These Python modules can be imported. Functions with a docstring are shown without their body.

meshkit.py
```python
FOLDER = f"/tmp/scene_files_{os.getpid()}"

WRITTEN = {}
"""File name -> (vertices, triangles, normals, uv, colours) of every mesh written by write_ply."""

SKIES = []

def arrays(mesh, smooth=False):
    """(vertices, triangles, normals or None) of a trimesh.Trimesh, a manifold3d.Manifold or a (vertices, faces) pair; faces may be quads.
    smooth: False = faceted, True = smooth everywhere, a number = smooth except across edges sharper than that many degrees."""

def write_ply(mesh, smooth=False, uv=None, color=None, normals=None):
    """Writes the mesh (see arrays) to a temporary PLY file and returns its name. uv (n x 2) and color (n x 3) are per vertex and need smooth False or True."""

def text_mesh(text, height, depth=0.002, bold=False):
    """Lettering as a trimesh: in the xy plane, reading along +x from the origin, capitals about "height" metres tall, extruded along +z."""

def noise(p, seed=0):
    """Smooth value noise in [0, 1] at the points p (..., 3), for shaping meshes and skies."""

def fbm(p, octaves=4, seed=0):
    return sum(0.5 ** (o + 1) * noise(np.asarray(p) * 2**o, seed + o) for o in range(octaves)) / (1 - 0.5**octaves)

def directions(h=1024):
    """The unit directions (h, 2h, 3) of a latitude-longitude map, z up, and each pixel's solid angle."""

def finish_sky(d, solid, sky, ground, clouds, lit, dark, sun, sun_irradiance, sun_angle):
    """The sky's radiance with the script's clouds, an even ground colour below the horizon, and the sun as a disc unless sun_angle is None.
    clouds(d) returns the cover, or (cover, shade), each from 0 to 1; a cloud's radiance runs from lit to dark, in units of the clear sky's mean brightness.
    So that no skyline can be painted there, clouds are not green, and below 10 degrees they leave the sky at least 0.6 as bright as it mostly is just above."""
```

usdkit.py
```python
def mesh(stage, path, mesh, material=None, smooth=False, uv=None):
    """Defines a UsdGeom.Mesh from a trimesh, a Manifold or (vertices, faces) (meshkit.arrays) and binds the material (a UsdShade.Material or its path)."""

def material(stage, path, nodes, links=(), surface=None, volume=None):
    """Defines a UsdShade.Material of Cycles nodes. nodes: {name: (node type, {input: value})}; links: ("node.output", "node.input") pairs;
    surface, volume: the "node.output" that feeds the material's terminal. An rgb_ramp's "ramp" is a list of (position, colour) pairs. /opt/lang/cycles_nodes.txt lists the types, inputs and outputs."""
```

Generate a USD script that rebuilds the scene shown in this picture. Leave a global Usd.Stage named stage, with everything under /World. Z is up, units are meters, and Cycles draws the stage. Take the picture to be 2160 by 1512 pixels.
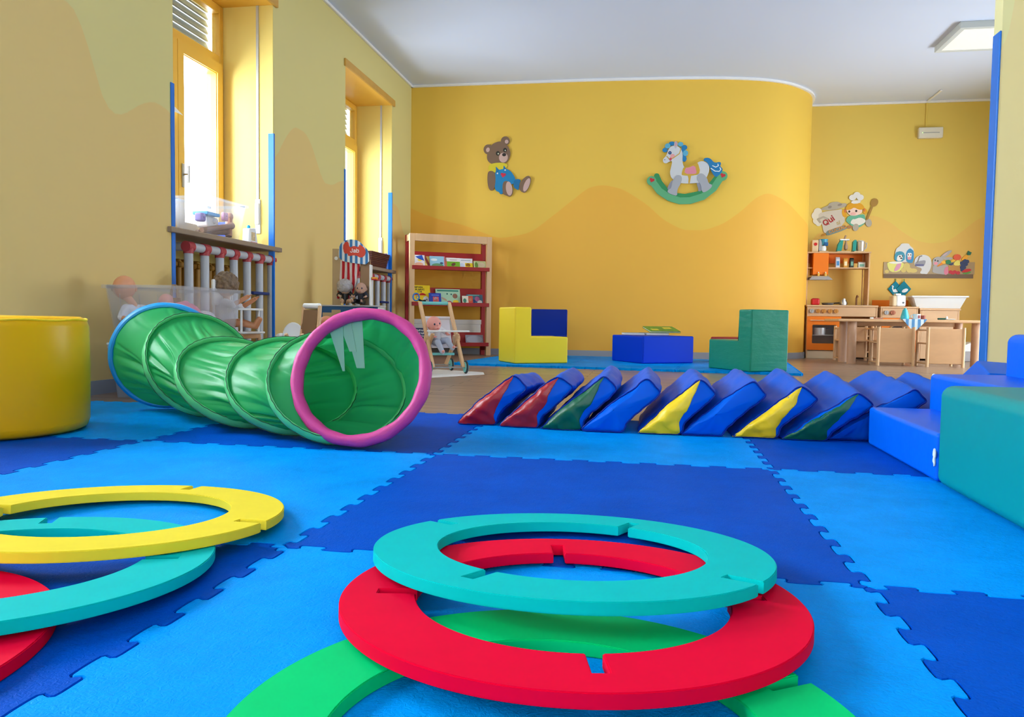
import math, random
import numpy as np, trimesh, manifold3d as m3, usdkit, meshkit
from pxr import Usd, UsdGeom, UsdLux, UsdShade, Gf, Sdf
from shapely.geometry import Polygon, Point, LineString, box as sbox, MultiPolygon
from shapely import affinity
from shapely.ops import unary_union
from scipy.interpolate import PchipInterpolator, CubicSpline

stage = Usd.Stage.CreateInMemory()
UsdGeom.SetStageUpAxis(stage, 'Z'); UsdGeom.SetStageMetersPerUnit(stage, 1.0)
UsdGeom.Xform.Define(stage, '/World'); UsdGeom.Scope.Define(stage, '/World/Looks')
R = math.radians
def S(r, g, b):
    f = lambda c: c / 12.92 if c <= .04045 else ((c + .055) / 1.055) ** 2.4
    return tuple(f(c / 255.) for c in (r, g, b))
# ---------------------------------------------------------------- camera
cam = UsdGeom.Camera.Define(stage, '/World/camera')
cam.CreateHorizontalApertureAttr(36.0); cam.CreateVerticalApertureAttr(36.0 * 1512 / 2160)
cam.CreateFocalLengthAttr(36.0 * 1634.7 / 2160)
cam.CreateClippingRangeAttr(Gf.Vec2f(.05, 200))
CAMZ, PITCH, ROLL, YAW = .44, .0507954, -.0139895, -.17389
fw = np.array([math.sin(YAW), math.cos(YAW), 0]); rt = np.array([math.cos(YAW), -math.sin(YAW), 0]); up = np.array([0, 0, 1.])
fw2 = fw * math.cos(PITCH) - up * math.sin(PITCH); up2 = up * math.cos(PITCH) + fw * math.sin(PITCH)
r3 = rt * math.cos(ROLL) - up2 * math.sin(ROLL); u3 = up2 * math.cos(ROLL) + rt * math.sin(ROLL)
M = np.eye(4); M[0, :3] = r3; M[1, :3] = u3; M[2, :3] = -fw2; M[3, :3] = (0, 0, CAMZ)
UsdGeom.Xformable(cam).AddTransformOp().Set(Gf.Matrix4d(*M.ravel().tolist()))
cam.CreateExposureAttr(-0.25)
# ---------------------------------------------------------------- daylight
XL, ZC, YB, YK, XR, YR = -2.95, 3.297, 9.36, 10.83, 4.7, -3.6
dome = UsdLux.DomeLight.Define(stage, '/World/sky'); dome.CreateIntensityAttr(1.6); dome.CreateColorAttr(Gf.Vec3f(.82, .92, 1.0))
def daylight(name, loc, normal, w, h, power, color=(.83, .90, 1.0)):
    """A window's share of the sky: a rect light standing just outside that window."""
    l = UsdLux.RectLight.Define(stage, '/World/' + name)
    l.CreateWidthAttr(w); l.CreateHeightAttr(h); l.CreateIntensityAttr(power); l.CreateColorAttr(Gf.Vec3f(*color))
    n = np.array(normal, float); z = -n; x = np.cross([0, 0, 1.], z); x /= np.linalg.norm(x); y = np.cross(z, x)
    m = np.eye(4); m[0, :3] = x; m[1, :3] = y; m[2, :3] = z; m[3, :3] = loc
    UsdGeom.Xformable(l).AddTransformOp().Set(Gf.Matrix4d(*m.ravel().tolist()))
WINS = [(4.46, 5.77), (7.24, 8.63), (1.68, 2.99), (-1.1, .21)]
for i, (a, b) in enumerate(WINS):
    daylight('window_daylight_%d' % (i + 1), (-4.6, (a + b) / 2, (1.3, 1.3, 2.1, 2.1)[i]), (1, 0, 0), 2.4, 3.0, (14, 16, 50, 53)[i])
daylight('rear_daylight', (1.4, YR - .5, 1.9), (0, 1, 0), 4.2, 1.9, 4.5)
daylight('kitchen_daylight', (XR + .5, 7.9, 1.1), (-1, 0, 0), 3.0, 1.8, 13)

# ---------------------------------------------------------------- materials
LOOK = {}
def mat(name, rgb, rough=.5, var=0, vs=6, bump=0, bs=40, bd=.002, spec=.5, metal=0, stretch=None, coat=0, obj=True, emit=None, trans=0):
    if name in LOOK: return LOOK[name]
    c = S(*rgb); n = {'p': ('principled_bsdf', {'base_color': c, 'roughness': rough, 'metallic': metal, 'specular_ior_level': spec, 'coat_weight': coat})}; k = []
    if emit: n['p'][1].update(emission_color=S(*emit[0]), emission_strength=emit[1])
    if var or bump:
        n['g'] = ('texture_coordinate', {}) if obj else ('geometry', {})
        n['m'] = ('mapping', {'scale': stretch or (1, 1, 1)}); k.append(('g.object' if obj else 'g.position', 'm.vector'))
    if var:
        n['n'] = ('noise_texture', {'scale': vs, 'detail': 5, 'roughness': .6})
        lo = tuple(max(0, x * (1 - var)) for x in c); hi = tuple(min(1, x * (1 + var)) for x in c)
        n['r'] = ('rgb_ramp', {'ramp': [(0, lo), (.3, lo), (.7, hi), (1, hi)]})
        k += [('m.vector', 'n.vector'), ('n.fac', 'r.fac'), ('r.color', 'p.base_color')]
    if bump:
        n['b'] = ('noise_texture', {'scale': bs, 'detail': 4}); n['u'] = ('bump', {'strength': bump, 'distance': bd})
        k += [('m.vector', 'b.vector'), ('b.fac', 'u.height'), ('u.normal', 'p.normal')]
    surf = 'p.BSDF'
    if trans:
        n['t'] = ('translucent_bsdf', {'color': c}); n['x'] = ('mix_closure', {'fac': trans}); k += [('p.BSDF', 'x.closure1'), ('t.BSDF', 'x.closure2')]; surf = 'x.closure'
    LOOK[name] = usdkit.material(stage, '/World/Looks/' + name, n, k, surface=surf)
    return LOOK[name]
def clear(name, tint, body, fac, rough=.15):
    n = {'t': ('transparent_bsdf', {'color': S(*tint)}), 'p': ('principled_bsdf', {'base_color': S(*body), 'roughness': rough}), 'l': ('translucent_bsdf', {'color': S(*body)}), 'y': ('mix_closure', {'fac': .55}), 'x': ('mix_closure', {'fac': fac})}
    LOOK[name] = usdkit.material(stage, '/World/Looks/' + name, n, [('p.BSDF', 'y.closure1'), ('l.BSDF', 'y.closure2'), ('t.BSDF', 'x.closure1'), ('y.closure', 'x.closure2')], surface='x.closure'); return LOOK[name]
def wave(name, axis, pts, upper, lower):
    """Wall paint in two tones that meet along a painted wave z(s)."""
    s0, s1 = pts[0][0], pts[-1][0]; z0, z1 = min(p[1] for p in pts) - .1, max(p[1] for p in pts) + .1
    f = PchipInterpolator([p[0] for p in pts], [p[1] for p in pts]); xs = np.linspace(s0, s1, 200)
    ramp = [((x - s0) / (s1 - s0), ((float(f(x)) - z0) / (z1 - z0),) * 3) for x in xs]
    n = {'g': ('geometry', {}), 's': ('separate_xyz', {}), 'a': ('map_range', {'from_min': s0, 'from_max': s1, 'to_min': 0, 'to_max': 1, 'clamp': True}),
         'r': ('rgb_ramp', {'ramp': ramp}), 'h': ('separate_color', {}), 'z': ('map_range', {'from_min': z0, 'from_max': z1, 'to_min': 0, 'to_max': 1}),
         'd': ('math', {'math_type': 'subtract'}), 'e': ('map_range', {'from_min': -.006, 'from_max': .006, 'to_min': 0, 'to_max': 1, 'clamp': True}),
         'c': ('mix_color', {'a': S(*lower), 'b': S(*upper)}), 'w': ('noise_texture', {'scale': 90, 'detail': 3}), 'u': ('bump', {'strength': .12, 'distance': .002}),
         'p': ('principled_bsdf', {'roughness': .6, 'specular_ior_level': .3})}
    k = [('g.position', 's.vector'), ('s.' + axis, 'a.value'), ('a.result', 'r.fac'), ('r.color', 'h.color'), ('s.z', 'z.value'), ('z.result', 'd.value1'), ('h.r', 'd.value2'),
         ('d.value', 'e.value'), ('e.result', 'c.fac'), ('c.result', 'p.base_color'), ('g.position', 'w.vector'), ('w.fac', 'u.height'), ('u.normal', 'p.normal')]
    LOOK[name] = usdkit.material(stage, '/World/Looks/' + name, n, k, surface='p.BSDF'); return LOOK[name]
def stripes(name, axis, period, c1, c2, rough=.7):
    n = {'g': ('texture_coordinate', {}), 's': ('separate_xyz', {}), 'm': ('math', {'math_type': 'multiply', 'value2': 1 / period}), 'f': ('math', {'math_type': 'fraction'}),
         'l': ('math', {'math_type': 'greater_than', 'value2': .5}), 'c': ('mix_color', {'a': S(*c1), 'b': S(*c2)}), 'p': ('principled_bsdf', {'roughness': rough})}
    LOOK[name] = usdkit.material(stage, '/World/Looks/' + name, n, [('g.object', 's.vector'), ('s.' + axis, 'm.value1'), ('m.value', 'f.value1'), ('f.value', 'l.value1'), ('l.value', 'c.fac'), ('c.result', 'p.base_color')], surface='p.BSDF')
    return LOOK[name]
WHITE = mat('white_plastic', (236, 238, 240), .35)
CEIL = mat('ceiling_paint', (212, 222, 244), .8, spec=.2)
BEECH = mat('beech_wood', (222, 180, 136), .45, var=.12, vs=5, stretch=(1, 1, .12), bump=.05, bs=30)
BIRCH = mat('birch_ply', (214, 172, 130), .5, var=.1, vs=4, stretch=(.3, 1, 1))
OAK = mat('grey_oak', (150, 126, 104), .5, var=.15, vs=9, stretch=(1, .1, 1))
ORANGE = mat('orange_lacquer', (238, 122, 14), .4)
GREYP = mat('grey_paint', (168, 170, 174), .5)
DARK = mat('black_plastic', (22, 22, 26), .4)
STEEL = mat('steel', (176, 176, 180), .28, metal=1)
RED = mat('red_plastic', (204, 26, 34), .4)
SKIN = mat('doll_vinyl', (226, 160, 122), .45)
SKINP = mat('pink_doll_vinyl', (232, 158, 150), .45)
GLASS = usdkit.material(stage, '/World/Looks/window_glass', {'t': ('transparent_bsdf', {'color': (.96, .98, .98)}), 'g': ('glossy_bsdf', {'roughness': .02}), 'f': ('layer_weight', {'blend': .5}), 'e': ('math', {'math_type': 'power', 'value2': 5.0}), 'x': ('mix_closure', {})},
    [('f.facing', 'e.value1'), ('e.value', 'x.fac'), ('t.BSDF', 'x.closure1'), ('g.BSDF', 'x.closure2')], surface='x.closure')
CLEAR = clear('clear_plastic', (248, 250, 254), (250, 250, 255), .15)
OVENG = clear('oven_glass', (250, 250, 250), (200, 200, 205), .08, .1)
SILLC = clear('sill_box_plastic', (250, 252, 255), (235, 242, 255), .07, .2)
CLOUDY = clear('cloudy_plastic', (235, 240, 250), (215, 222, 240), .45, .3)
VB = mat('blue_vinyl', (0, 94, 212), .42, bump=.12, bs=9, bd=.02, spec=.07)
VB2 = mat('bright_blue_vinyl', (0, 104, 232), .38, bump=.1, bs=7, bd=.02, spec=.12)
NAVY = mat('navy_vinyl', (4, 40, 140), .45, spec=.15)
VG = mat('green_vinyl', (8, 138, 116), .36, bump=.25, bs=9, bd=.03, spec=.3, stretch=(.35, .35, 1))
VG2 = mat('dark_green_vinyl', (0, 92, 62), .42)
VR = mat('red_vinyl', (168, 20, 34), .38)
VY = mat('yellow_vinyl', (246, 206, 12), .42, bump=.06, bs=8, bd=.02)

# ---------------------------------------------------------------- prims
COUNT = {}
def path_for(parent, name):
    k = COUNT[(parent, name)] = COUNT.get((parent, name), -1) + 1
    return f'{parent}/{name}' + (f'_{k:03d}' if k else '')
def props(p, label=None, cat=None, group=None, kind=None):
    for k, v in (('label', label), ('category', cat), ('group', group), ('kind', kind)):
        if v: p.SetCustomDataByKey(k, v)
def place(prim, m): UsdGeom.Xformable(prim).AddTransformOp().Set(Gf.Matrix4d(*np.asarray(m, float).T.ravel().tolist()))
def TM(loc=(0, 0, 0), rz=0, rx=0, ry=0):
    m = np.eye(4)
    for a, ax in ((rz, [0, 0, 1]), (ry, [0, 1, 0]), (rx, [1, 0, 0])): m = m @ trimesh.transformations.rotation_matrix(R(a), ax)
    m[:3, 3] = loc; return m
INV = {}
def thing(name, label, cat, loc=(0, 0, 0), rz=0, group=None, rx=0, ry=0, world=False, kind=None):
    p = path_for('/World', name); x = UsdGeom.Xform.Define(stage, p); m = TM(loc, rz, rx, ry); place(x, m)
    props(x.GetPrim(), label, cat, group, kind)
    if world: INV[p] = np.linalg.inv(m)
    return p
def part(t, name, mesh, material, smooth=35, label=None, kind=None):
    p = path_for(t, name); root = '/'.join(t.split('/')[:3])
    if root in INV: mesh = mesh.copy(); mesh.apply_transform(INV[root])
    pr = usdkit.mesh(stage, p, mesh, material, smooth=smooth); props(pr.GetPrim(), label, None, None, kind); return p
def struct(name, mesh, material, parent='/World', smooth=30, label=None):
    p = path_for(parent, name); pr = usdkit.mesh(stage, p, mesh, material, smooth=smooth)
    if parent == '/World': props(pr.GetPrim(), label, None, None, 'structure')
    return p
def dup(src, loc, rz, label, group=None, rx=0, ry=0):
    s = stage.GetPrimAtPath(src); base = src.split('/')[-1]; base = base[:-4] if base[-4:-3] == '_' and base[-3:].isdigit() else base
    p = path_for('/World', base); x = UsdGeom.Xform.Define(stage, p)
    x.GetPrim().GetReferences().AddInternalReference(Sdf.Path(src)); x.ClearXformOpOrder(); 
    at = x.GetPrim().GetAttribute('xformOp:transform'); m = TM(loc, rz, rx, ry)
    op = UsdGeom.XformOp(at) if at else x.AddTransformOp(); op.Set(Gf.Matrix4d(*m.T.ravel().tolist())); x.SetXformOpOrder([op])
    props(x.GetPrim(), label, s.GetCustomDataByKey('category'), group or s.GetCustomDataByKey('group')); x.GetPrim().SetInstanceable(True); return p
# ---------------------------------------------------------------- meshes
def cat(*ms): return trimesh.util.concatenate([m for m in ms])
def mv(m, x=0, y=0, z=0): m = m.copy(); m.apply_translation((x, y, z)); return m
def tr(m, *a, **k): m = m.copy(); m.apply_transform(TM(*a, **k)); return m
def hull(pts): return trimesh.convex.convex_hull(np.asarray(pts, float))
def bx(x0, x1, y0, y1, z0, z1, c=.003):
    c = min(c, (x1 - x0) * .3, (y1 - y0) * .3, (z1 - z0) * .3); p = []
    for sx in (0, 1):
        for sy in (0, 1):
            for sz in (0, 1):
                X, Y, Z = (x0, x1)[sx], (y0, y1)[sy], (z0, z1)[sz]; dx, dy, dz = (c, -c)[sx], (c, -c)[sy], (c, -c)[sz]
                p += [(X, Y + dy, Z + dz), (X + dx, Y, Z + dz), (X + dx, Y + dy, Z)]
    return hull(p)
ICO = trimesh.creation.icosphere(2, 1.0).vertices
def soft(x0, x1, y0, y1, z0, z1, r=.02):
    p = [ICO * r + (X, Y, Z) for X in (x0 + r, x1 - r) for Y in (y0 + r, y1 - r) for Z in (z0 + r, z1 - r)]
    return hull(np.vstack(p))
def ball(c, r, n=2):
    m = trimesh.creation.icosphere(n, 1.0); m.apply_scale(r if np.ndim(r) else [r] * 3); m.apply_translation(c); return m
def cyl(a, b, r, n=16, r2=None):
    return tube([a, b], [r, r if r2 is None else r2], n)
def tube(pts, r, n=10, closed=False, caps=True):
    p = np.asarray(pts, float); r = np.broadcast_to(r, (len(p),)).astype(float)
    t = (np.roll(p, -1, 0) - np.roll(p, 1, 0)) if closed else np.gradient(p, axis=0); t /= np.linalg.norm(t, axis=1, keepdims=True) + 1e-12
    a = np.zeros_like(p); u = np.cross(t[0], [0, 0, 1.]); u = u if np.linalg.norm(u) > .1 else np.cross(t[0], [1., 0, 0])
    for i in range(len(p)): u = u - t[i] * (u @ t[i]); u /= np.linalg.norm(u); a[i] = u
    b = np.cross(t, a); th = np.arange(n) * 2 * np.pi / n
    v = p[:, None] + r[:, None, None] * (np.cos(th)[None, :, None] * a[:, None] + np.sin(th)[None, :, None] * b[:, None]); k = len(p)
    f = []
    for i in range(k if closed else k - 1):
        j = (i + 1) % k
        for q in range(n): q2 = (q + 1) % n; f += [(i * n + q, i * n + q2, j * n + q2), (i * n + q, j * n + q2, j * n + q)]
    v = v.reshape(-1, 3)
    if caps and not closed:
        v = np.vstack([v, p[0], p[-1]]); c0, c1 = k * n, k * n + 1
        f += [(c0, (q + 1) % n, q) for q in range(n)] + [(c1, (k - 1) * n + q, (k - 1) * n + (q + 1) % n) for q in range(n)]
    m = trimesh.Trimesh(v, f, process=False); return m
def lathe(prof, n=32, c=(0, 0, 0)):
    m = trimesh.creation.revolve(np.asarray(prof, float), sections=n); m.apply_translation(c)
    if m.is_watertight and m.volume < 0: m.invert()
    return m
def ext(poly, h, z=0):
    gs = [g for g in getattr(poly, 'geoms', [poly]) if g.area > 1e-9]
    return mv(cat(*[trimesh.creation.extrude_polygon(g, h, engine='earcut') for g in gs]), z=z)
def ext_y(poly, y0, y1):
    m = ext(poly, y1 - y0); v = m.vertices.copy(); m.vertices = np.stack([v[:, 0], y0 + v[:, 2], v[:, 1]], 1); m.invert(); return m
def ext_x(poly, x0, x1):
    m = ext(poly, x1 - x0); v = m.vertices.copy(); m.vertices = np.stack([x0 + v[:, 2], v[:, 0], v[:, 1]], 1); return m
def man(m): return m3.Manifold(m3.Mesh(np.asarray(m.vertices, np.float32), np.asarray(m.faces, np.uint32)))
def tm(M_): q = M_.to_mesh(); return trimesh.Trimesh(q.vert_properties[:, :3], q.tri_verts, process=False)
def union(*ms):
    o = man(ms[0])
    for m in ms[1:]: o = o + man(m)
    return tm(o)
def minus(a, *bs):
    o = man(a)
    for b in bs: o = o - man(b)
    return tm(o)
def bones(js, bs):
    out = None
    for a, b in bs:
        h = m3.Manifold.hull_points(np.vstack([ICO * js[a][1] + js[a][0], ICO * js[b][1] + js[b][0]]).astype(np.float32)); out = h if out is None else out + h
    m = tm(out.refine_to_length(.012)); trimesh.smoothing.filter_taubin(m, iterations=8); return m
def smoothpoly(pts, n=3):
    p = np.asarray(pts, float)
    for _ in range(n): q = np.roll(p, -1, 0); p = np.stack([.75 * p + .25 * q, .25 * p + .75 * q], 1).reshape(-1, 2)
    return Polygon(p).buffer(0)
def wob(m, amp, freq, seed=0):
    m = m.copy(); v = m.vertices; n = m.vertex_normals
    m.vertices = v + n * ((meshkit.fbm(v * freq + 50, 3, seed) - .5) * 2 * amp)[:, None]; return m

# ================================================================ THE ROOM
FLOORM = usdkit.material(stage, '/World/Looks/laminate_floor', {
    'g': ('geometry', {}), 'm': ('mapping', {'scale': (1, 1, 1)}), 'b': ('brick_texture', {'color1': S(168, 142, 122), 'color2': S(150, 128, 114), 'mortar': S(96, 80, 70), 'scale': 1.0, 'mortar_size': .004, 'brick_width': 1.25, 'row_height': .13, 'offset': .37}),
    'm2': ('mapping', {'scale': (1.1, 24, 1)}), 'n': ('noise_texture', {'scale': 1.0, 'detail': 5, 'roughness': .65}), 'r': ('rgb_ramp', {'ramp': [(.3, (.5, .5, .52)), (.7, (1.22, 1.2, 1.18))]}),
    'c': ('mix_color', {'blend_type': 'multiply', 'fac': .9}), 'p': ('principled_bsdf', {'roughness': .28, 'specular_ior_level': .5})},
    [('g.position', 'm.vector'), ('m.vector', 'b.vector'), ('g.position', 'm2.vector'), ('m2.vector', 'n.vector'), ('n.fac', 'r.fac'), ('b.color', 'c.a'), ('r.color', 'c.b'), ('c.result', 'p.base_color')], surface='p.BSDF')
struct('floor', bx(-3.6, XR + .2, YR - .2, YK + .2, -.12, 0), FLOORM, label='greyish brown strip laminate floor')
struct('ceiling', bx(-3.6, XR + .2, YR - .2, YK + .2, ZC, ZC + .12), CEIL, label='smooth white ceiling')
LW = wave('left_wall_paint', 'y', [(-3.6, 1.7), (-2, 1.5), (-.5, 2.0), (1.0, 1.6), (2.4, 1.5), (3.1, 1.85), (3.32, 1.97), (3.47, 2.02), (3.59, 2.02), (3.68, 1.92), (3.77, 1.73), (3.84, 1.59), (3.89, 1.55), (3.95, 1.55), (4.05, 1.6), (4.16, 1.67), (4.29, 1.71), (4.39, 1.7), (4.6, 1.6), (5.6, 1.6), (5.82, 1.71), (5.96, 1.87), (6.06, 1.96), (6.17, 2.02), (6.31, 2.02), (6.45, 1.96), (6.6, 1.8), (6.76, 1.66), (6.92, 1.67), (7.09, 1.73), (7.24, 1.76), (8.73, 1.76), (8.87, 1.73), (9.06, 1.47), (9.36, 1.4)], (222, 210, 142), (228, 199, 130))
BW = wave('back_wall_paint', 'x', [(-2.95, 1.8), (-2.62, 1.67), (-2.26, 1.58), (-2.02, 1.49), (-1.81, 1.43), (-1.64, 1.45), (-1.47, 1.49), (-1.16, 1.7), (-.93, 1.88), (-.71, 2.03), (-.59, 2.05), (-.41, 2.02), (-.1, 1.85), (.2, 1.61), (.43, 1.52), (.57, 1.52), (.79, 1.58), (1.03, 1.74), (1.25, 1.93), (1.36, 1.97), (1.54, 1.92), (1.83, 1.74), (2.0, 1.64)], (237, 195, 80), (239, 181, 70))
KW = wave('kitchen_wall_paint', 'x', [(1.9, 1.35), (2.06, 1.48), (2.16, 1.61), (2.49, 1.76), (2.82, 1.85), (3.02, 1.78), (3.25, 1.61), (3.41, 1.52), (3.57, 1.49), (3.72, 1.51), (3.92, 1.64), (4.1, 1.79), (4.4, 1.9), (5.6, 1.6)], (228, 198, 98), (230, 188, 98))
PW = wave('partition_paint', 'x', [(1.6, 1.75), (1.69, 1.85), (1.72, 2.1), (1.78, 2.5), (1.86, 2.75), (2.2, 2.9), (3.5, 2.2), (5.6, 2.6)], (246, 238, 176), (248, 230, 166))
REVEAL = mat('reveal_paint', (234, 212, 124), .6, spec=.3)
# left wall with window openings down to the floor niches
wl = sbox(YR, 0, YB + .2, ZC)
for a, b in WINS: wl = wl.difference(sbox(a, -.1, b, 2.9))
struct('wall_left', ext_x(wl, -3.45, XL), LW, label='left wall in pale yellow with peach waves')
CURVE = np.array([(-2.95, 9.355), (-1, 9.375), (.1, 9.43), (.65, 9.48), (1.2, 9.605), (1.49, 9.75), (1.756, 10.01), (1.926, 10.29), (1.985, 10.52), (2.0, 10.83)])
cs = np.r_[0, np.cumsum(np.linalg.norm(np.diff(CURVE, axis=0), axis=1))]; cf = PchipInterpolator(cs, CURVE)
CP = cf(np.linspace(0, cs[-1], 90))
def ribbon(pts, off0, off1, z0, z1):
    l = LineString(pts); a = np.array(l.parallel_offset(abs(off0) + 1e-6, 'right').coords) if off0 else np.array(pts)
    a = a if np.linalg.norm(a[0] - pts[0]) < np.linalg.norm(a[-1] - pts[0]) else a[::-1]
    b = np.array(l.parallel_offset(abs(off1), 'left' if off1 > 0 else 'right').coords); b = b if np.linalg.norm(b[0] - pts[0]) < np.linalg.norm(b[-1] - pts[0]) else b[::-1]
    return ext(Polygon(np.vstack([a, b[::-1]])).buffer(0), z1 - z0, z0)
struct('wall_back', ribbon(CP, 0, .16, 0, ZC), BW, label='golden yellow back wall curving away at its right end')
struct('wall_kitchen', bx(1.9, XR + .2, YK, YK + .16, 0, ZC), KW, label='yellow wall behind the play kitchen')
wr = sbox(YR, 0, YK, ZC).difference(sbox(6.4, .1, 9.4, 2.0)); struct('wall_right', ext_x(wr, XR, XR + .2), LW)
wb = sbox(-3.45, 0, XR + .2, ZC).difference(sbox(-1.1, .9, 3.5, 2.9)); struct('wall_rear', ext_y(wb, YR - .2, YR), PW)
struct('wall_partition', bx(1.66, XR, 4.2, 4.29, 0, ZC, .001), PW, label='pale yellow partition wall end on the right')
cap = bx(1.650, 1.660, 4.196, 4.276, 0, 1.875, .003)
BLUEG = mat('blue_corner_guard', (0, 116, 222), .4)
struct('trim_1', cap, BLUEG, label='blue corner guard on the partition end')
BASE = mat('grey_baseboard', (150, 156, 168), .45)
struct('baseboard_back', ribbon(CP, .014, .001, 0, .075), BASE)
bl = sbox(YR, 0, YB, .075)
for a, b in WINS: bl = bl.difference(sbox(a, -.1, b, .2))
struct('baseboard_left', ext_x(bl, XL, XL + .014), BASE)
struct('baseboard_kitchen', bx(2.0, XR, YK - .014, YK, 0, .075), BASE)
CORN = mat('white_cornice', (238, 238, 240), .7)
struct('trim_2', bx(XL, XL + .025, YR, YB, ZC - .026, ZC), CORN, label='white cornice over the left wall')
struct('trim_3', ribbon(CP, .03, .001, ZC - .026, ZC), CORN, label='white cornice over the curved back wall')
struct('trim_4', bx(2.0, XR, YK - .03, YK, ZC - .026, ZC), CORN, label='white cornice over the kitchen wall')
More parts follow.
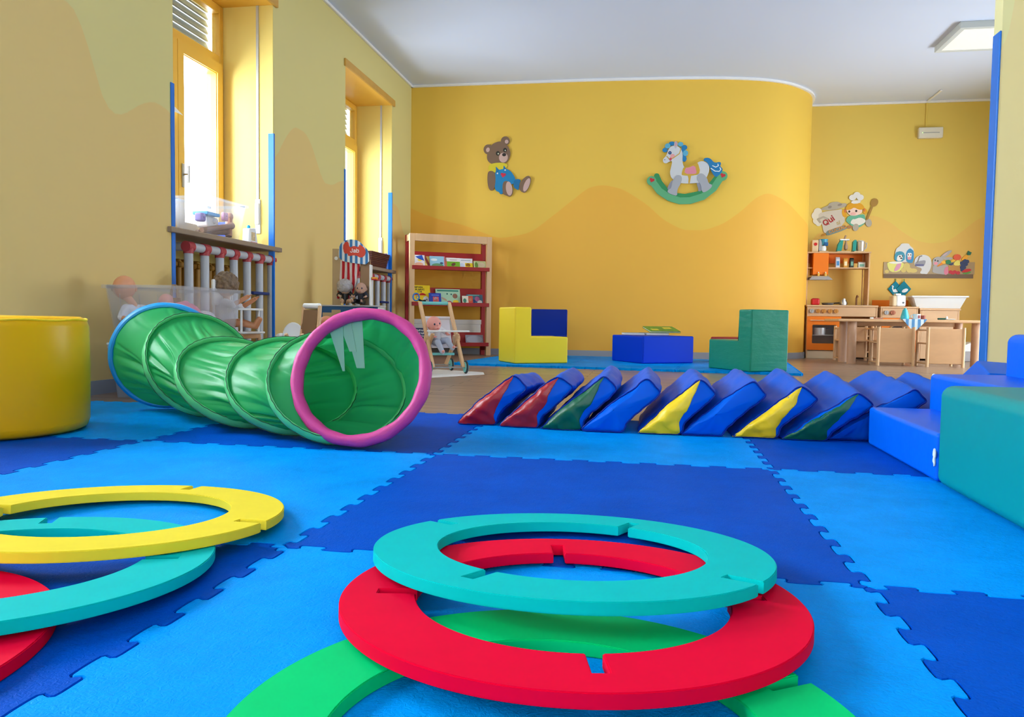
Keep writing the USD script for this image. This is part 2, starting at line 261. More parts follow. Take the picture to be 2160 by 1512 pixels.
# ---------------------------------------------------------------- windows
FRAME = mat('yellow_window_wood', (238, 186, 70), .45)
TRIM = mat('lintel_wood', (206, 158, 74), .5, var=.08, vs=6)
SLAT = mat('shutter_slat', (150, 156, 156), .5)
SILL = mat('sill_wood', (146, 128, 112), .5, var=.12, vs=7, stretch=(1, .15, 1))
BELT = mat('shutter_belt', (190, 190, 186), .7)
def window(i, a, b):
    xf = -3.37
    w = thing('window_%d' % i, None, None, ((XL + xf) / 2, (a + b) / 2, .95), world=True, kind='structure')
    rv = .004
    part(w, 'reveal', bx(-3.44, XL - .001, b - rv, b + .01, .985, 2.895, .001), REVEAL)
    part(w, 'reveal', bx(-3.44, XL - .001, a - .01, a + rv, .985, 2.895, .001), REVEAL)
    part(w, 'lintel', bx(-3.44, XL + .012, a - .01, b + .045, 2.865, 2.897, .004), FRAME)
    part(w, 'lintel_trim', bx(XL, XL + .022, a - .04, b + .05, 2.86, 2.93, .004), TRIM)
    part(w, 'niche_back', bx(-3.45, -3.3, a - .01, b + .01, 0, .94, .002), REVEAL)
    part(w, 'sill', bx(-3.36, XL + .03, a - .07, b + .09, .95, .985, .004), SILL)
    # fixed frame and transom
    f0, f1 = xf - .07, xf
    fr = lambda y0, y1, z0, z1, d0=f0, d1=f1: bx(d0, d1, y0, y1, z0, z1, .006)
    for y0, y1, z0, z1 in ((a + .005, a + .06, .986, 2.864), (b - .06, b - .005, .986, 2.864), (a + .061, b - .061, 2.80, 2.864), (a + .061, b - .061, .986, 1.028), (a + .061, b - .061, 2.402, 2.475)): part(w, 'frame_bar', fr(y0, y1, z0, z1), FRAME)
    mid = (a + b) / 2
    for y0, y1 in ((a + .062, mid - .003), (mid + .003, b - .062)):   # casements
        s = part(w, 'casement', ext_x(sbox(y0, 1.03, y1, 2.40).difference(sbox(y0 + .07, 1.11, y1 - .07, 2.32)), f0, f1 + .025), FRAME, smooth=False); part(s, 'glazing_bead', ext_x(sbox(y0 + .055, 1.095, y1 - .055, 2.335).difference(sbox(y0 + .075, 1.115, y1 - .075, 2.315)), f0 + .01, f1 + .012), FRAME, smooth=False)
        part(s, 'pane', bx(xf - .035, xf - .03, y0 + .06, y1 - .06, 1.1, 2.33, .001), GLASS)
    part(w, 'pane', bx(xf - .035, xf - .03, a + .05, b - .05, 2.47, 2.81, .001), GLASS)
    h = part(w, 'handle_plate', bx(xf + .02, xf + .034, mid + .035, mid + .06, 1.36, 1.53, .003), STEEL); part(h, 'handle', cat(cyl((xf + .03, mid + .047, 1.45), (xf + .075, mid + .047, 1.45), .007), cyl((xf + .075, mid + .047, 1.51), (xf + .075, mid + .047, 1.39), .008)), STEEL)
    for k in range(9): part(w, 'shutter_slat', tr(bx(-.008, .008, a + .05, b - .05, -.029, .029, .003), (xf - .12, 0, 2.84 - .056 * k), ry=-24), SLAT)
    part(w, 'shutter_belt', bx(XL - .14, XL - .118, b - .012, b - .006, 1.3, 2.865, .001), BELT)
    part(w, 'belt_winder', cat(bx(XL - .148, XL - .11, b - .028, b - .004, 1.16, 1.33, .006), bx(XL - .15, XL - .106, b - .014, b - .004, 1.09, 1.36, .003)), WHITE)
    for y0, y1, lo in ((a - .03, a, 0), (b - .05, b + .012, 0)):
        part(w, 'corner_guard', cat(bx(XL - .04, XL + .006, b - .006, b + .0, lo, 1.875, .001) if y1 > b - .1 else bx(XL - .03, XL + .006, a - .0, a + .006, lo, 1.875, .001), bx(XL, XL + .006, y0 if y1 <= b - .1 else b - .002, y1 if y1 <= b - .1 else b + .014, lo, 1.875, .001)), BLUEG)
    return w
for i, (a, b) in enumerate(WINS): window(i + 1, a, b)
# the windows on the other sides, out of the picture
def far_window(n, horizontal, a, b, z0, z1, at):
    w = thing('window_%d' % n, None, None, (at if not horizontal else (a + b) / 2, (a + b) / 2 if not horizontal else at, z0), world=True, kind='structure')
    def q(p0, p1, c0, c1, d=.06):
        return bx(p0, p1, at, at + d, c0, c1, .004) if horizontal else bx(at, at + d, p0, p1, c0, c1, .004)
    k = 4
    for j in range(k + 1): y = a + (b - a) * j / k; part(w, 'frame_bar', q(max(a, y - .04), min(b, y + .04), z0, z1), FRAME)
    for z in (z0, z1 - .08): part(w, 'frame_bar', q(a, b, z, z + .08), FRAME)
    for j in range(k): part(w, 'pane', q(a + (b - a) * j / k + .04, a + (b - a) * (j + 1) / k - .04, z0 + .08, z1 - .08, .005), GLASS)
far_window(5, True, -1.1, 3.5, .9, 2.9, YR - .12); far_window(6, False, 6.4, 9.4, .1, 2.0, XR + .06)
# ---------------------------------------------------------------- radiators and guards in the niches
RAD = mat('ochre_radiator', (176, 128, 40), .5)
PIPE = mat('grey_pipe', (190, 194, 204), .45)
JOINT = mat('red_joint', (176, 60, 70), .5)
def radiator(a, b, label):
    t = thing('radiator', label, 'radiator', (-3.2, (a + b) / 2, 0), world=True, group=None)
    n = int((b - a - .3) / .075)
    for k in range(n):
        y = a + .15 + k * .075
        part(t, 'column', cat(soft(-3.27, -3.15, y - .02, y + .02, .1, .82, .019), bx(-3.285, -3.135, y - .026, y + .026, .76, .8, .01)), RAD)
    part(t, 'foot', bx(-3.25, -3.17, a + .16, a + .2, 0, .12), RAD); part(t, 'foot', bx(-3.25, -3.17, b - .22, b - .18, 0, .12), RAD)
radiator(*WINS[0], 'ochre cast column radiator in the niche under the nearer window')
radiator(*WINS[1], 'ochre cast column radiator in the niche under the farther window')
def guard(a, b, label):
    x = XL - .03; t = thing('radiator_guard', label, 'radiator guard', (x, (a + b) / 2, 0), world=True)
    y0, y1, n = a + .20, b + .015, 7; r = .029; ys = np.linspace(y0, y1, n)
    for k, y in enumerate(ys):
        part(t, 'pipe', cyl((x, y, 0.0), (x, y, .86), r, 14), PIPE)
        j = part(t, 'joint', tube([(x, y - .034, .885), (x, y + .034, .885)], .0345, 16), JOINT)
        part(j, 'collar', cyl((x, y, .84), (x, y, .875), .033, 14), JOINT)
    for k in range(n - 1): part(t, 'rail', cyl((x, ys[k] + .03, .885), (x, ys[k + 1] - .03, .885), r, 14), PIPE)
    part(t, 'return_rail', cyl((x - .02, y0, .885), (x - .26, y0, .885), r, 14), PIPE)
    part(t, 'pipe', cyl((x - .25, y0 - .1, 0), (x - .25, y0 - .1, .86), .022, 12), PIPE)
    part(t, 'strap', cat(bx(x - .04, x + .04, ys[4] + .03, ys[5] + .09, .60, .622, .004)), mat('navy_strap', (16, 44, 110), .7))
guard(*WINS[0], 'grey pipe radiator guard with red joints under the nearer window')
guard(*WINS[1], 'grey pipe radiator guard with red joints under the farther window')

# ================================================================ FOAM PUZZLE MATS
def tooth(n=10, A=.021):
    s, o = [], []
    for k in range(n):
        c = (k + .5) / n; h = .5 / n
        for ds, dv in ((-.82, 0), (-.50, .05), (-.42, .25), (-.50, .7), (-.46, .95), (-.3, 1), (.3, 1), (.46, .95), (.50, .7), (.42, .25), (.50, .05), (.82, 0)):
            s.append(c + ds * h); o.append(A * (dv - .5))
    return np.array([0] + s + [1]), np.array([0] + o + [0])
TS, TO = tooth()
def tile_poly(i, j, ox, oy, w=1.0, gap=.0012):
    x0, y0, x1, y1 = ox + i * w, oy + j * w, ox + (i + 1) * w, oy + (j + 1) * w
    bot = np.stack([x0 + TS * w, y0 + TO], 1); top = np.stack([x0 + TS * w, y1 + TO], 1); lef = np.stack([x0 + TO, y0 + TS * w], 1); rig = np.stack([x1 + TO, y0 + TS * w], 1)
    return Polygon(np.vstack([bot, rig[1:], top[::-1][1:], lef[::-1][1:]])).buffer(0).buffer(-gap, join_style=2)
def mat_mesh(p, h=.02):
    return cat(ext(p, h - .0012), ext(p.buffer(-.0009, join_style=2), .0012, h - .0012))
def matlook(name, rgb):
    return usdkit.material(stage, '/World/Looks/' + name, {'g': ('geometry', {}), 'n': ('noise_texture', {'scale': 130, 'detail': 4, 'distortion': 1.2}), 'w': ('noise_texture', {'scale': 26, 'detail': 3, 'distortion': .8}), 'a': ('math', {'math_type': 'add'}), 'u': ('bump', {'strength': .6, 'distance': .002}),
        'v': ('noise_texture', {'scale': 5, 'detail': 6, 'roughness': .7}), 'r': ('rgb_ramp', {'ramp': [(.3, tuple(c * .86 for c in S(*rgb))), (.7, tuple(min(1, c * 1.1) for c in S(*rgb)))]}), 'p': ('principled_bsdf', {'roughness': .5, 'specular_ior_level': .02})},
        [('g.position', 'n.vector'), ('g.position', 'w.vector'), ('n.fac', 'a.value1'), ('w.fac', 'a.value2'), ('a.value', 'u.height'), ('u.normal', 'p.normal'), ('g.position', 'v.vector'), ('v.fac', 'r.fac'), ('r.color', 'p.base_color')], surface='p.BSDF')
ML, MD = matlook('light_blue_mat', (0, 150, 242)), matlook('dark_blue_mat', (0, 80, 190))
OX, OY = -.6426, 2.3047
TILES = {(-3, 0): 'dark blue puzzle mat strip along the wall behind the yellow pouf', (-2, 0): 'light blue puzzle mat tile under the back half of the green tunnel', (-1, 0): 'dark blue puzzle mat tile under the pink mouth of the tunnel',
    (0, 0): 'light blue puzzle mat tile in front of the red and yellow wedge cushions', (1, 0): 'dark blue puzzle mat tile by the low blue foam step', (2, 0): 'light blue puzzle mat tile hidden under the upper foam steps',
    (-3, -1): 'light blue puzzle mat strip along the wall beside the yellow pouf', (-2, -1): 'dark blue puzzle mat tile in front of the yellow pouf', (-1, -1): 'light blue puzzle mat tile behind the yellow ring', (0, -1): 'dark blue puzzle mat tile at centre, behind the teal and red rings',
    (1, -1): 'light blue puzzle mat tile in front of the green foam block', (2, -1): 'dark blue puzzle mat tile under the green foam block',
    (-2, -2): 'light blue puzzle mat tile under the left stack of rings', (-1, -2): 'dark blue puzzle mat tile at lower left between the two ring stacks', (0, -2): 'light blue puzzle mat tile under the red and bright green rings', (1, -2): 'dark blue puzzle mat tile at the lower right corner'}
for (i, j), lab in TILES.items():
    p = tile_poly(i, j, OX, OY).intersection(sbox(XL + .02, -9, 9, 9)); c = p.centroid
    t = thing('foam_mat_tile', lab, 'mat', (c.x, c.y, 0), world=True, group=None)
    part(t, 'foam_slab', mat_mesh(p), ML if (i + j) % 2 == 0 else MD, smooth=False)
for i, lab in enumerate(['light blue puzzle mat tile of the far mat under the yellow seat', 'light blue puzzle mat tile of the far mat in front of the blue ottoman', 'light blue puzzle mat tile of the far mat under the green seat']):
    for j in range(2):
        p = tile_poly(i, j, 0, 0, 1.04, .002); t = thing('foam_mat_tile', lab if j == 0 else lab.replace('of the far mat', 'of the far mat back row').replace('in front of', 'behind').replace('under the yellow', 'behind the yellow').replace('under the green', 'behind the green'), 'mat', (-1.83, 7.10, 0), rz=-5.8)
        part(t, 'foam_slab', mat_mesh(p), ML, smooth=False)

# ================================================================ FOREGROUND RINGS
RR, RI, RT = .322, .219, .018
def foam(name, rgb): return mat(name, rgb, .62, bump=.06, bs=220, bd=.001, var=.03, vs=14, spec=.04)
TEAL, CRIM, LIME, LEMON = foam('teal_foam', (0, 186, 186)), foam('crimson_foam', (226, 2, 52)), foam('bright_green_foam', (0, 198, 112)), foam('lemon_foam', (234, 212, 58))
def ring(label, xy, zc, b, material, outer=(), inner=()):
    p = Point(0, 0).buffer(RR, 96).difference(Point(0, 0).buffer(RI, 96)); md = (RR + RI) / 2
    for a in outer: p = p.difference(affinity.rotate(sbox(md - .002, -.010, RR + .05, .010), a, origin=(0, 0)))
    for a in inner: p = p.difference(affinity.rotate(sbox(RI - .05, -.010, md + .002, .010), a, origin=(0, 0)))
    m = cat(ext(p, RT - .003, -RT + .0015), ext(p.buffer(-.0015), .0015, -.0015), ext(p.buffer(-.0015), .0015, -RT))
    t = thing('foam_ring', label, 'ring', (xy[0], xy[1], zc), rx=math.degrees(math.atan(b)))
    part(t, 'ring_body', m, material, smooth=40)
ring('bright green foam activity ring flat on the mat, lowest of the right stack', (-.089, .731), .0385, 0, LIME, outer=(32.4, 212))
ring('crimson foam activity ring with inner slots in the middle of the right stack', (-.1, 1.081), .0527, -.0431, CRIM, inner=(100.8, -77.6, -168.6, 9.2))
ring('teal foam activity ring on top of the right stack', (-.118, 1.262), .0662, -.0826, TEAL, outer=(150.1, -29.7), inner=(68.9, -115.8))
ring('crimson foam activity ring cut by the left picture edge, lowest of the left stack', (-1.036, .714), .0385, 0, CRIM, inner=(150,))
ring('teal foam activity ring under the yellow one in the left stack', (-.996, 1.033), .0535, -.0457, TEAL, outer=(116.4,), inner=(19.0, 200))
ring('yellow foam activity ring on top of the left stack', (-1.016, 1.324), .0582, -.0583, LEMON, outer=(93.2, -1.1), inner=(183,))

# ================================================================ TUNNEL
t = thing('play_tunnel', 'green nylon crawl tunnel with a pink front hoop and a blue rear hoop', 'tunnel', (-1.5, 2.7, .02), world=True)
TR = .226
HO = [(-2.09, 3.10, .545, -.02), (-1.81, 2.92, 1.0, .50), (-1.53, 2.72, .93, .86), (-1.27, 2.63, .62, .84), (-1.03, 2.47, .55, .74), (-.917, 2.387, .03, .36)]
def hoop(x, y, az, ti, rr=TR):
    n = np.array([math.sin(az) * math.cos(ti), -math.cos(az) * math.cos(ti), math.sin(ti)]); h = np.array([math.cos(az), math.sin(az), 0.]); v = np.cross(n, h); v = v if v[2] > 0 else -v
    return np.array([x, y, .022 + rr * abs(v[2]) + .010 + .016 * abs(n[2])]), h, v
NT = 216; th = np.arange(NT) * 2 * np.pi / NT
hs = [hoop(*q) for q in HO]
rows = []
def circ(q, rr): c, h, v = q; return c + rr[:, None] * (np.cos(th)[:, None] * h + np.sin(th)[:, None] * v)
rgt = np.random.default_rng(11); SEG = 22
for k in range(5):
    a, b = hs[k], hs[k + 1]; nc = 30
    t0 = np.sort(rgt.uniform(0, 2 * np.pi, nc)); dp = rgt.uniform(.25, 1, nc) ** 1.5; wd = rgt.uniform(.06, .17, nc); sk = rgt.normal(.28, .16, nc); tip = rgt.uniform(.15, .85, nc)
    for s in range(SEG):
        u = s / SEG; e = math.sin(math.pi * u)
        fold = np.zeros(NT)
        for q0, d_, w_, k_, tp in zip(t0, dp, wd, sk, tip):
            d = np.abs((th - (q0 + k_ * (u - .5)) + np.pi) % (2 * np.pi) - np.pi); fold -= d_ * np.maximum(0, 1 - d / w_) * (1 - abs(u - tp) / max(tp, 1 - tp)) ** .6
        wv = .35 * np.cos(5 * th + 2 * k + 2.5 * u) + .25 * np.cos(9 * th - 2 * u + k)
        rr = TR * (1 - .10 * e * (1.0 if k < 4 else .3)) + (.019 if k < 4 else .010) * fold * e ** .35 + .006 * wv * e
        p = circ(a, rr) * (1 - u) + circ(b, rr) * u
        p[:, 2] = np.maximum(p[:, 2], .023 + .002 * np.abs(fold)); rows.append(p)
rows.append(circ(hs[5], np.full(NT, TR)))
V = np.vstack(rows); F = []
for i in range(len(rows) - 1):
    for q in range(NT): q2 = (q + 1) % NT; F += [(i * NT + q, i * NT + q2, (i + 1) * NT + q2), (i * NT + q, (i + 1) * NT + q2, (i + 1) * NT + q)]
NYL = mat('green_nylon', (46, 188, 108), .42, trans=.42, bump=.1, bs=16, bd=.01)
part(t, 'fabric_skin', trimesh.Trimesh(V, F, process=False), NYL, smooth=True)
HEM = mat('green_hem', (84, 196, 122), .5); PINK = mat('pink_band', (206, 62, 142), .55, bump=.35, bs=26, bd=.012); SKYB = mat('blue_band', (8, 150, 224), .45)
def band(q, rmaj, rx_, ry_, wr=0, seed=1):
    c, h, v = q; n = np.cross(h, v); a2 = np.arange(14) * 2 * np.pi / 14; P = []
    for i, a in enumerate(th):
        w = 1 + wr * math.sin(11 * a + seed) * math.sin(5 * a)
        for b_ in a2: P.append(c + (rmaj + rx_ * w * math.cos(b_)) * (math.cos(a) * h + math.sin(a) * v) + ry_ * math.sin(b_) * n)
    m_ = 14; f = []
    for i in range(NT):
        j = (i + 1) % NT
        for q in range(m_): q2 = (q + 1) % m_; f += [(i * m_ + q, j * m_ + q, j * m_ + q2), (i * m_ + q, j * m_ + q2, i * m_ + q2)]
    m = trimesh.Trimesh(P, f, process=False); m.invert() if m.volume < 0 else None; return m
for k in range(1, 5): hm_ = part(t, 'wire_hem', band(hs[k], TR + .001, .007, .019, .25, k), HEM); [part(hm_, 'stitching', tube(circ((hs[k][0] + np.cross(hs[k][1], hs[k][2]) * o_, hs[k][1], hs[k][2]), TR + .004 + .0009 * np.sin(th * 37)), .0014, 5, closed=True), mat('stitch_green', (24, 84, 50), .7)) for o_ in (-.0185, .0185)]
part(t, 'rear_hoop', band(hs[0], TR - .008, .016, .026, .05), SKYB, label='blue rear hoop')
part(t, 'front_hoop', band(hs[5], TR - .011, .02, .026, .12), PINK, label='pink front hoop')
c, h, v = hs[5]; n5 = np.cross(h, v); n5 = n5 if n5[1] > 0 else -n5
def strip(q, ang, r0, w, ln, slope=0, thick=.003):
    c, h, v = q; e = math.cos(ang) * h + math.sin(ang) * v; tg = -math.sin(ang) * h + math.cos(ang) * v; n = np.cross(h, v); n = n if n[1] > 0 else -n
    P = []
    for s in (0, 1):
        for w_ in (-1, 1):
            for d in (0, 1): P.append(c + e * (r0 + d * thick) + tg * (w_ * w / 2 * (1 - slope * s)) + n * (ln * s))
    return hull(P)
part(t, 'closing_tab', strip(hs[5], math.pi * 1.05, TR + .005, .05, .075), PINK, label='pink fabric closing tab')
part(t, 'closing_tab', strip(hs[0], 1.05, TR - .035, .075, -.03), mat('light_blue_band', (90, 180, 230), .5), label='pale blue fabric tab')
TIE = mat('sheer_ribbon', (170, 220, 196), .6, trans=.4)
for dx, ln, w, w2 in ((-.118, .15, .026, .004), (-.062, .165, .034, .014), (-.088, .10, .022, .012)):
    top = c + h * dx + v * math.sqrt((TR - .02) ** 2 - dx ** 2); P = []
    for z, ww in ((0, w), (ln, w2)):
        for s in (-1, 1):
            for d in (0, .002): P.append(top + np.array([.03 * z / ln, .02 + d, -z]) + h * (s * ww))
    part(t, 'tie_ribbon', hull(P), TIE)

# ================================================================ YELLOW POUF
t = thing('foam_pouf', 'round yellow vinyl pouf by the left wall', 'pouf', (-2.255, 2.36, .0215))
part(t, 'cushion', wob(lathe([(0, 0), (.26, 0), (.283, .012), (.291, .035), (.294, .2), (.291, .37), (.282, .395), (.262, .405), (0, .408)], 72), .002, 9), mat('pouf_vinyl', (226, 172, 0), .36, spec=.25, bump=.05, bs=9, bd=.02), smooth=50)
part(t, 'seam_piping', tube([(.283 * math.cos(a), .283 * math.sin(a), .394 + .002 * math.sin(9 * a)) for a in np.linspace(0, 2 * np.pi, 72, endpoint=False)], .004, 8, closed=True), VY)

# ================================================================ WEDGE CUSHIONS
CROSS = [(0, 0), (.03, .035), (.1, .105), (.165, .16), (.222, .207), (.236, .207), (.265, .184), (.288, .157), (.264, .13), (.232, .1), (.198, .068), (.17, .038), (.168, .012), (.155, 0)]
def wedge(x, y, colour, seed, label, depth=.55, hs_=1.0, lean=0.0, back=1.0):
    rg = np.random.default_rng(seed); P = np.array(CROSS); P = P * (1, hs_); P[:, 0] += lean * P[:, 1]
    N = 84; ring_ = LineString(np.vstack([P, P[:1]])); pts = np.array([ring_.interpolate(d, normalized=True).coords[0] for d in np.linspace(0, 1, N, endpoint=False)])
    k = np.array([.25, .5, .25]); 
    for _ in range(1): pts = k[0] * np.roll(pts, 1, 0) + k[1] * pts + k[2] * np.roll(pts, -1, 0)
    c = np.array([.125, .085]); sg = 12
    st = [(0, s, -.026 * (1 - s * s)) for s in (.02, .25, .5, .75, .9)] + [(0, 1, 0), ] + [(depth * u, 1, 0) for u in np.linspace(.015, .985, sg)] + [(depth, 1, 0)] + [(depth, s, .02 * (1 - s * s)) for s in (.9, .6, .3, .02)]
    V = []
    for yy, s, dy in st:
        tw = yy / depth
        q = c + (pts - c) * s * (1 - .035 * (abs(2 * tw - 1) ** 8 if 0 < tw < 1 else 1)); V.append(np.stack([q[:, 0], np.full(N, yy + dy), q[:, 1] * (1 + (back - 1) * tw)], 1))
    def warp(v):
        d = meshkit.fbm(v * (13, 5, 15) + seed * 7.3, 3, seed) - .5; d2 = meshkit.fbm(v * (24, 24, 24) + seed * 3.1, 2, seed + 9) - .5
        lo = np.clip(1 - v[:, 2] / .12, 0, 1); o = v.copy(); o[:, 0] += .022 * d * (v[:, 2] > .005); o[:, 1] += .02 * d2 * lo + .012 * d; o[:, 2] = np.maximum(0, o[:, 2] + .018 * d2 * (v[:, 2] > .01)); return o
    V = np.vstack(V); L = len(st); F = []
    for i in range(L - 1):
        for q in range(N): q2 = (q + 1) % N; F += [(i * N + q, (i + 1) * N + q, (i + 1) * N + q2), (i * N + q, (i + 1) * N + q2, i * N + q2)]
    m = trimesh.Trimesh(warp(V), F, process=False)
    if m.volume < 0: m.invert()
    t = thing('wedge_cushion', label, 'cushion', (x, y, .021)); part(t, 'cover', m, VB, smooth=60)
    ang = np.arctan2(pts[:, 1] - c[1], pts[:, 0] - c[0]); rb = np.hypot(*(pts - c).T); o = np.argsort(ang)
    def cap_y(q):
        a = np.arctan2(q[:, 1] - c[1], q[:, 0] - c[0]); s = np.hypot(*(q - c).T) / np.interp(a, ang[o], rb[o], period=2 * np.pi); return -.026 * (1 - np.clip(s, 0, 1) ** 2)
    edge = pts * 0 + pts
    E_ = warp(np.stack([(c + (pts - c) * .965)[:, 0], np.full(N, -.001), (c + (pts - c) * .965)[:, 1]], 1)); part(t, 'seam_piping', tube(E_ - (0, .002, 0), .0028, 6, closed=True), NAVY)
    if colour is not None:
        T = np.array([(.004, .003), (.03, .031), (.1, .1), (.165, .156), (.226, .203), (.2, .14), (.178, .092), (.152, .045), (.158, .012), (.15, .003)]) * (1, hs_); T[:, 0] += lean * T[:, 1]
        pl = Polygon(T).buffer(0); g = []
        for X in np.linspace(0, .3, 46):
            for Zz in np.linspace(0, .22, 34):
                if pl.buffer(-.003).contains(Point(X, Zz)): g.append((X, Zz))
        bd = np.array(pl.exterior.coords)[:-1]; l = LineString(np.vstack([bd, bd[:1]])); bd = np.array([l.interpolate(d, normalized=True).coords[0] for d in np.linspace(0, 1, 110, endpoint=False)])
        from scipy.spatial import Delaunay
        Q = np.vstack([bd, np.array(g)]); D = Delaunay(Q); f = [s for s in D.simplices if pl.buffer(1e-4).contains(Point(Q[s].mean(0)))]
        f = np.array(f); y0 = cap_y(Q); A = warp(np.stack([Q[:, 0], y0, Q[:, 1]], 1)); A[:, 1] -= .0035; B = A + (0, .0025, 0); nb = 110
        cr = np.cross(A[f[:, 1]] - A[f[:, 0]], A[f[:, 2]] - A[f[:, 0]])[:, 1]; f[cr > 0] = f[cr > 0][:, ::-1]
        side = [(i, (i + 1) % nb, len(Q) + (i + 1) % nb) for i in range(nb)] + [(i, len(Q) + (i + 1) % nb, len(Q) + i) for i in range(nb)]
        part(t, 'end_panel', trimesh.Trimesh(np.vstack([A, B]), np.vstack([f, f[:, ::-1] + len(Q), side]), process=False), colour, smooth=60)
for k, (x, y, col, hs_, lean, back, lab) in enumerate([
    (-.745, 2.98, VR, .97, .0, .86, 'blue wedge cushion with a red end, first at the left of the row'),
    (-.57, 2.95, VR, 1.0, .05, 1.0, 'blue wedge cushion with a red end, second from the left of the row'),
    (-.405, 2.93, VG2, 1.02, .1, 1.06, 'blue wedge cushion with a green end beside the second red one'),
    (-.245, 2.91, None, 1.0, .1, 1.06, 'all blue wedge cushion between the left green ended and left yellow ended ones'),
    (-.035, 2.91, VY, 1.0, .0, 1.06, 'blue wedge cushion with a yellow end, left one of the two yellow ends'),
    (.12, 2.91, None, 1.02, .15, 1.05, 'all blue wedge cushion between the two yellow ended ones'),
    (.305, 2.91, VY, .93, .1, 1.2, 'blue wedge cushion with a yellow end, right one of the two yellow ends'),
    (.475, 2.90, VG2, .86, .22, 1.25, 'blue wedge cushion with a slumped green end right of the second yellow one'),
    (.64, 2.945, None, .93, .35, 1.18, 'all blue wedge cushion just behind the low blue foam step'),
    (.83, 2.965, VG2, .88, .2, 1.22, 'blue wedge cushion with a green end at the right, half hidden by the foam steps')]):
    wedge(x, y, col, k + 1, lab, hs_=hs_, lean=lean, back=back)

# ================================================================ FOAM STEPS AND BLOCKS, RIGHT
t = thing('foam_steps', 'bright blue vinyl soft play steps behind the green block', 'steps', (1.1, 2.5, .02), world=True)
s1 = part(t, 'step', wob(soft(.762, 1.02, 2.215, 2.865, .0215, .152, .012), .002, 8), VB2)
part(s1, 'torn_patch', mv(ext_x(smoothpoly([(2.216, .10), (2.224, .112), (2.232, .106), (2.236, .09), (2.229, .088), (2.236, .075), (2.226, .07), (2.224, .06), (2.218, .068), (2.221, .082), (2.216, .09)], 1), .7595, .7625)), mat('torn_white', (225, 235, 245), .8))
s2 = part(t, 'step', wob(soft(.965, 1.24, 2.2, 2.9, .0215, .272, .016), .003, 6), VB2); part(s2, 'worn_corner', ball((.975, 2.888, .264), (.006, .006, .008)), mat('torn_white', (225, 235, 245), .8))
part(t, 'step', wob(soft(1.19, 1.62, 2.2, 2.88, .0215, .412, .03), .004, 5), VB2)
t = thing('foam_block', 'large rounded green vinyl block at the right edge', 'block', (1.2, 1.7, .02), world=True)
gm = soft(.752, 1.7, 1.1, 2.192, .021, .284, .03)
part(t, 'cushion', gm, mat('block_vinyl', (0, 142, 146), .42, bump=.05, bs=5, bd=.02, spec=.15))
t = thing('foam_wedge', 'bright blue foam ramp lying by the partition behind the steps', 'ramp', (1.6, 3.6, 0), world=True)
part(t, 'cushion', hull(np.vstack([ICO * .01 + q for q in [(1.36, 3.4, .012), (1.36, 4.1, .012), (1.9, 3.4, .012), (1.9, 4.1, .012), (1.365, 3.42, .24), (1.39, 3.6, .28), (1.9, 3.42, .22), (1.9, 3.62, .25)]])), VB2)

# ================================================================ FOAM SEATS BY THE FAR WALL
def seat(label, loc, rz, m, w=.42, ln=.56, hb=.535, hs_=.255, bk=.17, seed=1):
    """L-shaped seat: back at local x 0..bk, seat to x = ln, width along y."""
    t = thing('foam_chair', label, 'foam chair', loc, rz)
    part(t, 'cushion', union(soft(0, bk, 0, w, .001, hb, .014), soft(.01, ln, 0, w, .001, hs_, .014)), m); 
    for y in (0.004, w - .004):
        part(t, 'seam_piping', tube([(.012, y, .012), (ln - .012, y, .012), (ln - .01, y, hs_ - .012), (bk, y, hs_ - .008), (bk - .01, y, hb - .012), (.012, y, hb - .012)], .003, 6, closed=True), m)
SEATY = mat('lemon_vinyl', (246, 218, 40), .45)
seat('yellow L-shaped foam seat nearest the bookshelf', (-1.24, 7.19, .02), math.degrees(math.atan2(.533, .846)), SEATY)
seat('blue L-shaped foam seat behind the yellow seat', (-1.31, 8.74, .02), -84, NAVY, w=.40, ln=.46)
t = thing('foam_chair', 'green L-shaped foam seat at the right end of the far mat', 'foam chair', (.85, 6.78, .02), 32.0)
part(t, 'cushion', union(soft(0, .40, 0, .17, .001, .53, .014), soft(0, .40, .01, .58, .001, .265, .014)), VG)
for x in (.004, .396): part(t, 'seam_piping', tube([(x, .012, .012), (x, .568, .012), (x, .57, .253), (x, .17, .257), (x, .16, .518), (x, .012, .518)], .003, 6, closed=True), VG2)
t = thing('foam_chair', 'red L-shaped foam seat hidden behind the green seat', 'foam chair', (1.13, 8.05, .02), 62)
part(t, 'cushion', union(soft(0, .40, 0, .17, .001, .53, .014), soft(0, .40, .01, .56, .001, .265, .014)), VR)
t = thing('foam_ottoman', 'square blue foam ottoman carrying books on the far mat', 'ottoman', (-.05, 7.70, .02), 33.0)
part(t, 'cushion', soft(0, .60, 0, .60, .001, .272, .014), mat('ottoman_vinyl', (0, 60, 200), .42, spec=.12)); part(t, 'seam_piping', tube([(.004, .01, .27), (.59, .004, .27), (.596, .59, .27), (.01, .596, .27)], .003, 6, closed=True), NAVY)

